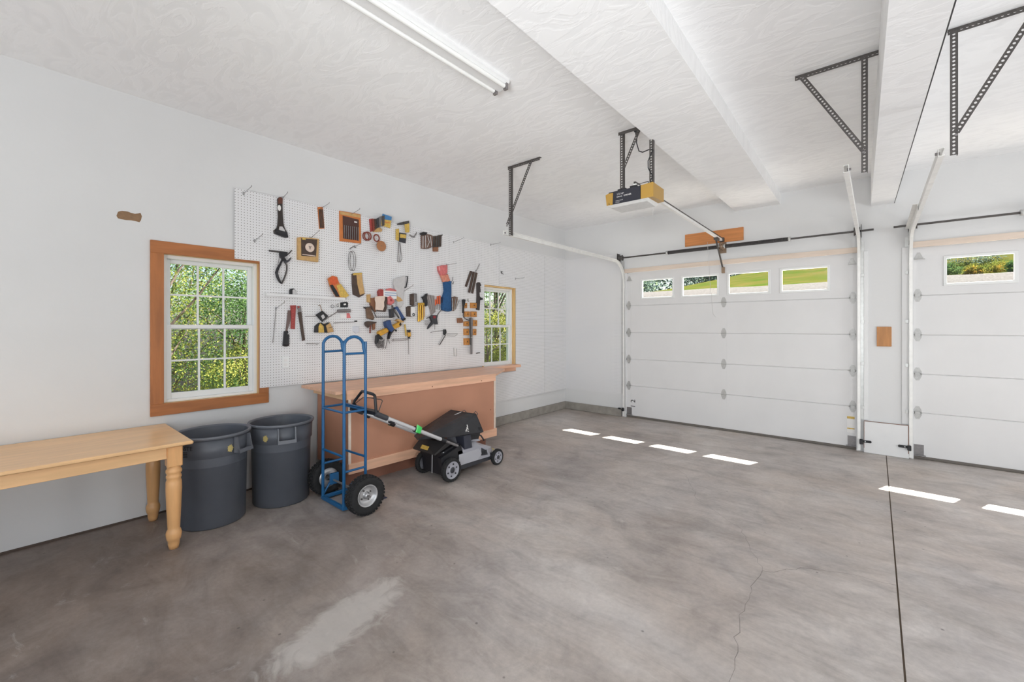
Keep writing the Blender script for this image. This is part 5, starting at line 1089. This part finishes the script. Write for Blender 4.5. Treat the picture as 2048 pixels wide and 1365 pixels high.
# narrow ledge and what stands on it
a = [(-5.335,1.875),(-4.536,1.866)]
t = thing('pegboard_ledge', 'narrow white ledge fixed to the pegboard right of the wood-cased window', 'shelf', (XB, (a[0][0] + a[1][0]) / 2, a[0][1]))
MB().hull([(x, p[0], p[1] + dz) for p in (a[0], (a[1][0], a[0][1] - .004)) for x in (XB - .001, .075) for dz in (0, -.018)]).build('ledge_board', white_m, t)
MB().hull([(x, p[0], p[1] + dz) for p in (a[0], (a[1][0], a[0][1] - .004)) for x in (.075, .079) for dz in (.006, -.02)]).build('front_lip', white_m, t)
ZL = a[0][1] + .001
b = [(-5.107,1.892),(-5.053,1.886)]; y0_, y1_ = b[0][0], b[1][0]
t = thing('tape_dispenser', 'small black and white rounded case standing on the narrow ledge', 'case', (.05, (y0_ + y1_) / 2, ZL))
MB().slab([(y0_, ZL), (y1_, ZL), (y1_, ZL + .05), (y0_ + .035, ZL + .066), (y0_ + .008, ZL + .062), (y0_, ZL + .05)], .032, .062, .004).build('case', black_m, t)
MB().slab([(y0_ + .022, ZL + .004), (y1_ - .003, ZL + .004), (y1_ - .003, ZL + .048), (y0_ + .034, ZL + .058), (y0_ + .022, ZL + .05)], .062, .064, 0).build('pale_face', lgrey_m, t)
P = [(-4.724,2.070),(-4.674,2.107),(-4.623,2.101),(-4.600,2.037),(-4.525,1.954),(-4.484,1.901),(-4.525,1.877),(-4.629,1.877),(-4.696,1.986)]
t = root_at('tool_package', 'orange and yellow package with a black strip leaning over the narrow ledge', 'package', P)
sl(t, 'package', P, orangecard_m, .028, .018, .003); sl(t, 'lower_card', [(-4.629,2.002),(-4.583,2.027),(-4.525,1.954),(-4.484,1.901),(-4.525,1.877),(-4.589,1.884)], yellow_m, .046, .003, .001); sl(t, 'orange_top', [(-4.713,2.071),(-4.674,2.101),(-4.629,2.095),(-4.606,2.037),(-4.652,2.006),(-4.696,2.008)], orange_m, .046, .003, .001); sl(t, 'black_strip', [(-4.704,2.002),(-4.674,2.010),(-4.629,1.948),(-4.595,1.884),(-4.635,1.882),(-4.674,1.939)], black_m, .046, .004, .001)
P = [(-4.431,2.151),(-4.411,2.165),(-4.315,2.179),(-4.302,2.067),(-4.275,1.938),(-4.291,1.921),(-4.343,1.892),(-4.418,1.921),(-4.429,2.041)]
t = root_at('brown_package', 'brown and tan blister package hanging under the wire loop', 'package', P)
sl(t, 'package', P, brown_m, 0, .02, .004); sl(t, 'tan_face', [(-4.384,2.165),(-4.317,2.175),(-4.304,2.067),(-4.280,1.942),(-4.339,1.918),(-4.371,2.045)], tan_m, .02, .004, .001); sl(t, 'yellow_header', [(-4.424,2.153),(-4.411,2.163),(-4.315,2.177),(-4.313,2.159),(-4.420,2.136)], yellow_m, .02, .006, .001)
t = root_at('wire_loop', 'coiled loop of thin dark cable hanging under the orange-framed chisel set', 'cable', [(-4.438,2.304)])
for c_, ry, rz in (([(-4.451,2.294)][0], .034, .108), ([(-4.429,2.297)][0], .036, .112)): ring(t, 'loop', c_, ry, rz, dark_m, .0026, .03, 22)
line(t, 'tie', [(-4.473,2.423),(-4.429,2.460),(-4.393,2.451)], dark_m, .004, .034)

# row under the ledge
t = root_at('hanging_rod', 'thin straight rod hanging at the left end under the narrow ledge', 'rod', [(-5.248,1.568)]); line(t, 'rod', [(-5.233,1.741),(-5.245,1.579),(-5.263,1.395)], mgrey_m, .003, .012)
P = [(-5.119,1.721),(-5.085,1.722),(-5.096,1.615),(-5.124,1.514),(-5.141,1.514)]
t = root_at('keyhole_saw', 'narrow saw with a chunky black handle hanging blade up under the narrow ledge', 'saw', P)
sl(t, 'blade', P, mat('blade_brown', (110, 92, 88), .4, .4), .004, .006, .001); MB().slab([(-5.157,1.509),(-5.124,1.516),(-5.119,1.497),(-5.130,1.489),(-5.127,1.480),(-5.111,1.478),(-5.112,1.363),(-5.141,1.357),(-5.170,1.365),(-5.161,1.463)], XB, XB + .026, .005).build('handle', black_m, t)
P = [(-5.099,1.770),(-5.044,1.774),(-5.051,1.652),(-5.056,1.531),(-5.096,1.534),(-5.091,1.651)]
t = root_at('red_file', 'red perforated file between the narrow black-handled saw and the black file', 'file', P); sl(t, 'file', P, red_m, .012, .01, .002)
a = [(-5.074,1.752),(-5.076,1.544)]
for k in range(9): MB().lathe([(.0001, XB + .023), (.0035, XB + .023), (.0035, XB + .021)], (0, a[0][0] + (a[1][0] - a[0][0]) * k / 8, a[0][1] + (a[1][1] - a[0][1]) * k / 8), 'X', 6, False).build('hole_stud', pink_m, t)
P = [(-5.023,1.705),(-4.989,1.709),(-4.973,1.569),(-4.953,1.417),(-4.978,1.410),(-4.998,1.556)]
t = root_at('black_file', 'long black tapered file with grey top, right of the red perforated file', 'file', P); sl(t, 'file', P, brown_m, .004, .016, .003); sl(t, 'top', [(-5.029,1.766),(-4.995,1.771),(-4.989,1.709),(-5.016,1.705)], mgrey_m, .004, .014, .002); sl(t, 'red_mark', [(-5.030,1.766),(-5.013,1.768),(-5.011,1.748),(-5.027,1.745)], red_m, .018, .004, .001)
t = root_at('steel_rule_hook', 'faint bent wire hook on the pegboard left of the blue hand truck loops', 'hook', [(-4.872,1.378)]); line(t, 'wire', [(-4.945,1.380),(-4.872,1.377),(-4.804,1.380),(-4.842,1.365)], mgrey_m, .003, .02)
P = [(-4.848,1.680),(-4.780,1.725),(-4.714,1.669),(-4.779,1.607)]
t = root_at('black_holder', 'black diamond-shaped holder above the yellow-fronted pack', 'holder', P); sl(t, 'holder', P, black_m, .02, .02, .004); sl(t, 'label', [(-4.798,1.669),(-4.773,1.688),(-4.754,1.657),(-4.779,1.632)], lgrey_m, .04, .002, 0)
line(t, 'hook', [(-4.820,1.780),(-4.804,1.787),(-4.785,1.725)], mat('aged_brass', (150, 128, 108)), .005, .03); line(t, 'pencil', [(-4.776,1.616),(-4.715,1.658),(-4.610,1.724)], mgrey_m, .005, .042); line(t, 'rod', [(-4.951,1.662),(-4.897,1.663),(-4.842,1.667)], mgrey_m, .003, .02)
P = [(-4.856,1.495),(-4.851,1.563),(-4.810,1.597),(-4.779,1.600),(-4.723,1.557),(-4.720,1.492)]
t = root_at('yellow_pack', 'house-shaped black pack with a yellow front beside the tan rounded pack', 'pack', P); sl(t, 'pack', P, black_m, .0, .022, .003); sl(t, 'yellow_front', [(-4.817,1.493),(-4.815,1.557),(-4.798,1.594),(-4.763,1.563),(-4.756,1.493)], yellow_m, .022, .004, .001)
P = [(-4.757,1.587),(-4.696,1.601),(-4.658,1.525),(-4.654,1.499),(-4.716,1.491),(-4.734,1.557)]
t = root_at('tan_pack', 'tan rounded pack right of the yellow-fronted pack', 'pack', P); sl(t, 'pack', P, tan_m, .004, .03, .005); sl(t, 'front_line', [(-4.715,1.544),(-4.666,1.557),(-4.664,1.552),(-4.713,1.539)], brown_m, .034, .002, 0); sl(t, 'top_strap', [(-4.760,1.582),(-4.728,1.602),(-4.696,1.602),(-4.715,1.587),(-4.747,1.563)], black_m, .034, .003, .001)
P = [(-4.625,1.808),(-4.549,1.832),(-4.480,1.838),(-4.478,1.773),(-4.623,1.767)]
t = root_at('white_card_pack', 'white card pack with a black label and grey roll under the narrow ledge', 'pack', P)
sl(t, 'card', P, whitecard_m, .0, .014, .002); sl(t, 'black_label', [(-4.572,1.823),(-4.494,1.834),(-4.479,1.823),(-4.482,1.773),(-4.572,1.769)], black_m, .014, .002, 0); sl(t, 'label_mark', [(-4.533,1.810),(-4.507,1.817),(-4.504,1.799),(-4.531,1.794)], whitecard_m, .016, .001, 0)
for q in ([(-4.621,1.800),(-4.614,1.802),(-4.614,1.775),(-4.621,1.773)], [(-4.605,1.806),(-4.587,1.809),(-4.587,1.802),(-4.605,1.798)], [(-4.605,1.786),(-4.587,1.789),(-4.587,1.779),(-4.605,1.775)]): sl(t, 'letter_bar', q, black_m, .014, .001, 0)
line(t, 'roll', [(-4.605,1.727),(-4.536,1.732),(-4.459,1.736)], mgrey_m, .018, .024, 10); sl(t, 'lower_card', [(-4.568,1.704),(-4.452,1.715),(-4.444,1.656),(-4.566,1.650)], whitecard_m, .0, .01, .001); sl(t, 'red_patch', [(-4.494,1.707),(-4.459,1.708),(-4.445,1.655),(-4.494,1.652)], pink_m, .010, .001, 0)
ring(t, 'ring', [(-4.659,1.778)][0], .017, .017, mgrey_m, .003, .015, 14)
t = root_at('long_pin', 'thin long pin with a black end under the white card pack', 'rod', [(-4.515,1.604)]); line(t, 'pin', [(-4.650,1.596),(-4.515,1.604),(-4.403,1.610)], mgrey_m, .0035, .02); line(t, 'end', [(-4.404,1.618),(-4.374,1.620)], black_m, .007, .02, 8)
t = root_at('clear_pouch', 'small clear bag of silver screws above the hand truck', 'bag', [(-4.381,1.530)]); sl(t, 'bag', [(-4.417,1.564),(-4.345,1.557),(-4.342,1.497),(-4.381,1.477),(-4.417,1.504)], mat('clear_bag', (206, 208, 216), .25), .0, .02, .006)

# clustered tools in the middle
t = root_at('wood_clamp', 'wooden screw clamp with reddish jaws at the left of the crowded tools', 'clamp', [(-4.216,1.667)])
sl(t, 'jaw', [(-4.267,1.784),(-4.224,1.790),(-4.164,1.668),(-4.173,1.637),(-4.250,1.651)], mat('clamp_dark', (112, 88, 70), .6, var=.2, vscale=30), .01, .03, .004); sl(t, 'jaw', [(-4.278,1.605),(-4.250,1.620),(-4.138,1.614),(-4.137,1.600),(-4.207,1.582),(-4.241,1.544),(-4.275,1.574)], brown_m, .01, .035, .004)
line(t, 'screw', [(-4.207,1.613),(-4.214,1.544),(-4.216,1.482)], mat('ring_redbrown', (132, 62, 50)), .008, .03, 8); sl(t, 'handle', [(-4.186,1.606),(-4.151,1.606),(-4.154,1.528),(-4.178,1.517)], mat('end_brown', (136, 92, 66)), .015, .03, .005); sl(t, 'block', [(-4.245,1.930),(-4.207,1.936),(-4.207,1.836),(-4.243,1.843)], tan_m, .0, .03, .004); sl(t, 'block', [(-4.207,1.890),(-4.143,1.901),(-4.140,1.730),(-4.188,1.760),(-4.209,1.821)], mat('end_brown', (136, 92, 66)), .004, .035, .004)
P = [(-4.140,1.898),(-4.121,1.904),(-3.998,1.916),(-3.999,1.869),(-4.012,1.837),(-4.007,1.782),(-4.027,1.732),(-4.137,1.737),(-4.133,1.824),(-4.145,1.862)]
t = root_at('paper_card', 'pale pinkish card with a dark edge at the left of the crowded tools', 'card', P); sl(t, 'card', P, brown_m, .05, .006, .001); sl(t, 'front', [((p[0] - sum(q[0] for q in P) / 9) * .93 + sum(q[0] for q in P) / 9, (p[1] - sum(q[1] for q in P) / 9) * .94 + sum(q[1] for q in P) / 9) for p in P], cream_m, .056, .002, 0)
P = [(-4.050,1.989),(-3.868,1.989),(-3.864,1.900),(-3.913,1.890),(-4.050,1.922)]
t = root_at('striped_box', 'red-ended box with blue and white stripes above the pale pinkish card', 'box', P); sl(t, 'box', P, whitecard_m, .004, .05, .004); sl(t, 'end', [(-4.110,1.973),(-4.089,2.002),(-4.053,2.001),(-4.050,1.913),(-4.101,1.919)], red_m, .004, .052, .004)
for q in ([(-4.036,1.969),(-3.875,1.971),(-3.875,1.959),(-4.036,1.958)], [(-4.036,1.942),(-3.875,1.942),(-3.875,1.930),(-4.036,1.931)]): sl(t, 'stripe', q, mat('stripe_blue', (150, 168, 196), .5), .054, .001, 0)
sl(t, 'top_flap', [(-3.998,2.008),(-3.950,2.024),(-3.868,2.005),(-3.868,1.989),(-3.996,1.990)], pink_m, .01, .04, .003)
P = [(-4.003,1.909),(-3.959,1.927),(-3.902,1.874),(-3.908,1.849),(-3.950,1.816),(-3.991,1.830)]
t = root_at('red_roll', 'red rounded roll right of the pale pinkish card', 'roll', P); sl(t, 'roll', P, pink_m, .02, .05, .012); c_ = [(-3.959,1.878)][0]; MB().lathe([(.0001, XB + .073), (.012, XB + .073), (.016, XB + .07)], (0, c_[0], c_[1]), 'X', 12, False).build('roll_end', red_m, t)
t = root_at('frame_saw', 'thin dark saw frame with a white blade under the pale pinkish card', 'saw', [(-4.077,1.701)])
line(t, 'frame', [(-4.307,1.773),(-4.219,1.790),(-4.160,1.669),(-3.950,1.675),(-3.950,1.816)], dark_m, .0055, .07, 8); line(t, 'blade', [(-4.183,1.650),(-4.077,1.655),(-3.939,1.657)], whitecard_m, .006, .07, 8); line(t, 'grip', [(-4.320,1.776),(-4.295,1.770)], black_m, .009, .07, 8)
P = [(-3.902,1.789),(-3.864,1.806),(-3.744,1.652),(-3.778,1.627),(-3.828,1.698)]
t = root_at('blue_knife', 'dark blue long-handled tool slanting above the yellow drill', 'tool', P); sl(t, 'handle', P, bluetool_m, .04, .025, .005); sl(t, 'tip', [(-3.793,1.654),(-3.752,1.669),(-3.743,1.651),(-3.778,1.627)], black_m, .05, .02, .003); line(t, 'side_rod', [(-3.930,1.816),(-3.894,1.737),(-3.837,1.666)], dark_m, .007, .05, 8); sl(t, 'black_block', [(-3.950,1.768),(-3.913,1.777),(-3.894,1.673),(-3.941,1.664)], dgrey_m, .0, .05, .004)
line(t, 'pale_edge', [(-3.889,1.770),(-3.852,1.722),(-3.818,1.662)], lgrey_m, .006, .06, 6)
t = root_at('power_drill', 'yellow and black drill-like tool with a blue body lying across the hooks', 'drill', [(-3.977,1.552)])
sl(t, 'rear_body', [(-4.133,1.482),(-4.121,1.505),(-4.023,1.540),(-3.994,1.508),(-4.005,1.492),(-4.110,1.444)], yellowt_m, .03, .06, .012); sl(t, 'front_body', [(-3.959,1.561),(-3.837,1.617),(-3.809,1.588),(-3.832,1.558),(-3.941,1.518)], yellowt_m, .03, .06, .012); sl(t, 'blue_body', [(-4.039,1.615),(-3.977,1.639),(-3.965,1.584),(-3.922,1.528),(-3.959,1.492),(-4.005,1.516),(-4.032,1.567)], bluetool_m, .025, .07, .010)
sl(t, 'grip', [(-3.954,1.524),(-3.915,1.515),(-3.959,1.468),(-3.985,1.408),(-3.999,1.412),(-3.987,1.472)], black_m, .04, .04, .008); sl(t, 'tail', [(-4.154,1.451),(-4.121,1.470),(-4.077,1.426),(-4.066,1.410),(-4.089,1.403),(-4.124,1.427),(-4.131,1.388),(-4.159,1.352),(-4.164,1.381)], black_m, .04, .04, .006); sl(t, 'button', [(-3.860,1.592),(-3.835,1.604),(-3.826,1.579),(-3.849,1.566)], black_m, .09, .006, .002); sl(t, 'trigger', [(-3.913,1.528),(-3.875,1.519),(-3.879,1.495)], black_m, .05, .02, .003); sl(t, 'pale_nose', [(-3.894,1.632),(-3.852,1.653),(-3.760,1.617),(-3.799,1.609),(-3.837,1.617)], tan_m, .03, .04, .004)
t = root_at('wire_basket', 'tangled wire basket hanging under the yellow drill-like tool', 'basket', [(-4.077,1.347)])
m = MB(); rw = random.Random(4); a = [(-4.143,1.388),(-4.009,1.417),(-4.018,1.290),(-4.130,1.302)]
def bil(u, v): return tuple((a[0][k] * (1 - u) + a[1][k] * u) * (1 - v) + (a[3][k] * (1 - u) + a[2][k] * u) * v for k in (0, 1))
for k in range(16):
    q = [bil(rw.random(), rw.random()) for _ in range(4)]; m.tube([(XB + .008 + rw.random() * .014, p[0], p[1]) for p in q], .0026, 5)
m.build('wires', mgrey_m, t, kind='stuff'); line(t, 'stem', [(-3.987,1.412),(-4.005,1.345),(-4.017,1.290)], dark_m, .0035, .04); line(t, 'stem', [(-3.976,1.411),(-3.950,1.352)], dark_m, .003, .03)
t = root_at('yellow_marker', 'yellow and black marker-like tool right of the yellow drill', 'marker', [(-3.681,1.477)]); sl(t, 'barrel', [(-3.695,1.485),(-3.659,1.490),(-3.655,1.435),(-3.691,1.430)], yellowt_m, .03, .025, .006); sl(t, 'cap', [(-3.695,1.517),(-3.661,1.520),(-3.659,1.485),(-3.693,1.480)], black_m, .028, .028, .006); sl(t, 'tip', [(-3.693,1.432),(-3.665,1.435),(-3.671,1.410),(-3.689,1.409)], black_m, .03, .024, .004)
t = root_at('yellow_stick', 'thin yellow stick left of the yellow and black marker', 'stick', [(-3.726,1.527)]); sl(t, 'stick', [(-3.739,1.585),(-3.721,1.588),(-3.697,1.444),(-3.717,1.441)], yellow_m, .02, .008, .002)
t = root_at('rod_hanger', 'long wire double rod with a dropping end under the yellow marker', 'rod', [(-3.760,1.395)]); line(t, 'rod', [(-3.915,1.405),(-3.780,1.406),(-3.661,1.407)], mgrey_m, .0035, .05); line(t, 'rod', [(-3.907,1.383),(-3.780,1.384),(-3.671,1.397)], mgrey_m, .003, .03); line(t, 'drop', [(-3.679,1.402),(-3.677,1.294),(-3.675,1.207)], mgrey_m, .0035, .03); ring(t, 'eye', [(-3.907,1.391)][0], .012, .012, mgrey_m, .003, .03, 12)
P = [(-3.641,1.970),(-3.601,1.982),(-3.549,1.982),(-3.545,1.831),(-3.601,1.823),(-3.639,1.836)]
t = root_at('tape_pack', 'dark brown and clear tape pack, upper one of two left of the brass tubes', 'pack', P); sl(t, 'pack', P, brown_m, .0, .03, .004); sl(t, 'clear_front', [(-3.596,1.973),(-3.551,1.977),(-3.549,1.833),(-3.595,1.830)], mgrey_m, .03, .006, .002); ring(t, 'disc', [(-3.570,1.854)][0], .012, .014, lgrey_m, .004, .04, 12)
P = [(-3.699,1.805),(-3.661,1.819),(-3.580,1.817),(-3.574,1.704),(-3.601,1.681),(-3.691,1.686)]
t = root_at('tape_pack', 'dark brown pack with a white front, lower one of two left of the brass tubes', 'pack', P); sl(t, 'pack', P, brown_m, .0, .03, .004); sl(t, 'white_front', [(-3.645,1.809),(-3.582,1.811),(-3.576,1.704),(-3.601,1.683),(-3.645,1.690)], whitecard_m, .03, .005, .001); ring(t, 'disc', [(-3.607,1.711)][0], .014, .016, dgrey_m, .005, .04, 14)
t = root_at('brass_tubes', 'pair of shiny brass tubes on the pegboard left of the fanned grey blades', 'tubes', [(-3.476,1.749)])
for q in ([(-3.510,1.863),(-3.514,1.623)], [(-3.482,1.868),(-3.489,1.627)], [(-3.450,1.870),(-3.455,1.646)]): line(t, 'tube', q, brass_m, .0115, .016, 10)
sl(t, 'wrap', [(-3.531,1.866),(-3.423,1.871),(-3.421,1.836),(-3.533,1.832)], brass_m, .026, .006, .002); sl(t, 'clear_end', [(-3.439,1.836),(-3.415,1.819),(-3.419,1.698),(-3.444,1.646)], tan_m, .01, .02, .004)
P = [(-3.471,1.946),(-3.434,1.956),(-3.407,1.984),(-3.378,1.996),(-3.391,1.941),(-3.378,1.834),(-3.407,1.823),(-3.427,1.836),(-3.439,1.904)]
t = root_at('black_square', 'black angular holder left of the fanned grey blades', 'holder', P); sl(t, 'holder', P, black_m, .01, .025, .004)
t = root_at('blade_fan', 'fan of grey putty knife blades above the red and black gripping tool', 'blades', [(-3.303,1.858)])
a = [(-3.391,1.983),(-3.303,1.709),(-3.252,1.973),(-3.236,1.755)]
for k in range(6):
    f0, f1 = k / 6 + .008, (k + 1) / 6 - .008; q = [(a[0][0] + (a[2][0] - a[0][0]) * f, a[0][1] + (a[2][1] - a[0][1]) * f) for f in (f0, f1)] + [(a[1][0] + (a[3][0] - a[1][0]) * f, a[1][1] + (a[3][1] - a[1][1]) * f) for f in (f1, f0)]
    sl(t, 'blade', q, mat('fan_grey', (158, 150, 148), .45, .3), .004 + .006 * (k % 2), .012, .002)
t = root_at('orange_chisels', 'row of three bright orange handles beside the blue cloth sleeve', 'tools', [(-3.197,1.881)])
for q in ([(-3.236,1.923),(-3.241,1.790)], [(-3.200,1.969),(-3.209,1.791)], [(-3.164,1.978),(-3.168,1.784)]):
    line(t, 'handle', [q[0], ((q[0][0] + q[1][0]) / 2, (q[0][1] * .4 + q[1][1] * .6))], orange_m, .012, .02, 8); line(t, 'shank', [((q[0][0] + q[1][0]) / 2, (q[0][1] * .4 + q[1][1] * .6)), q[1]], mgrey_m, .006, .02, 8)
P = [(-3.358,1.689),(-3.325,1.709),(-3.225,1.711),(-3.236,1.667),(-3.223,1.587),(-3.259,1.587),(-3.281,1.613),(-3.347,1.560),(-3.391,1.526),(-3.380,1.560),(-3.325,1.622)]
t = root_at('gripping_tool', 'black gripping tool with a red centre above the workbench', 'tool', P); sl(t, 'jaws', P, dgrey_m, .03, .03, .006); sl(t, 'red_centre', [(-3.314,1.701),(-3.268,1.705),(-3.263,1.671),(-3.308,1.666)], mat('dark_red', (130, 40, 48), .5), .06, .006, .002); line(t, 'lever', [(-3.412,1.664),(-3.347,1.695),(-3.314,1.683)], dark_m, .005, .05); line(t, 'lever', [(-3.236,1.684),(-3.203,1.738),(-3.163,1.775)], dark_m, .006, .04); line(t, 'lever', [(-3.259,1.587),(-3.257,1.521)], mgrey_m, .003, .03)
t = root_at('wire_coil', 'small tangle of silver wire left of the black gripping tool', 'wire', [(-3.385,1.604)])
m = MB(); c_ = [(-3.388,1.612)][0]
for k in range(7):
    r_ = .018 + .012 * rw.random(); ph = rw.random() * 6; tl = rw.uniform(-.6, .6); m.tube([(XB + .02 + .02 * math.sin(2 * math.pi * j / 14 + ph) * tl, c_[0] + r_ * math.cos(2 * math.pi * j / 14) + rw.uniform(-.003, .003), c_[1] + r_ * 1.15 * math.sin(2 * math.pi * j / 14)) for j in range(14)], .002, 5, closed=True)
m.build('strands', lgrey_m, t, kind='stuff')
bpy.context.view_layer.update()
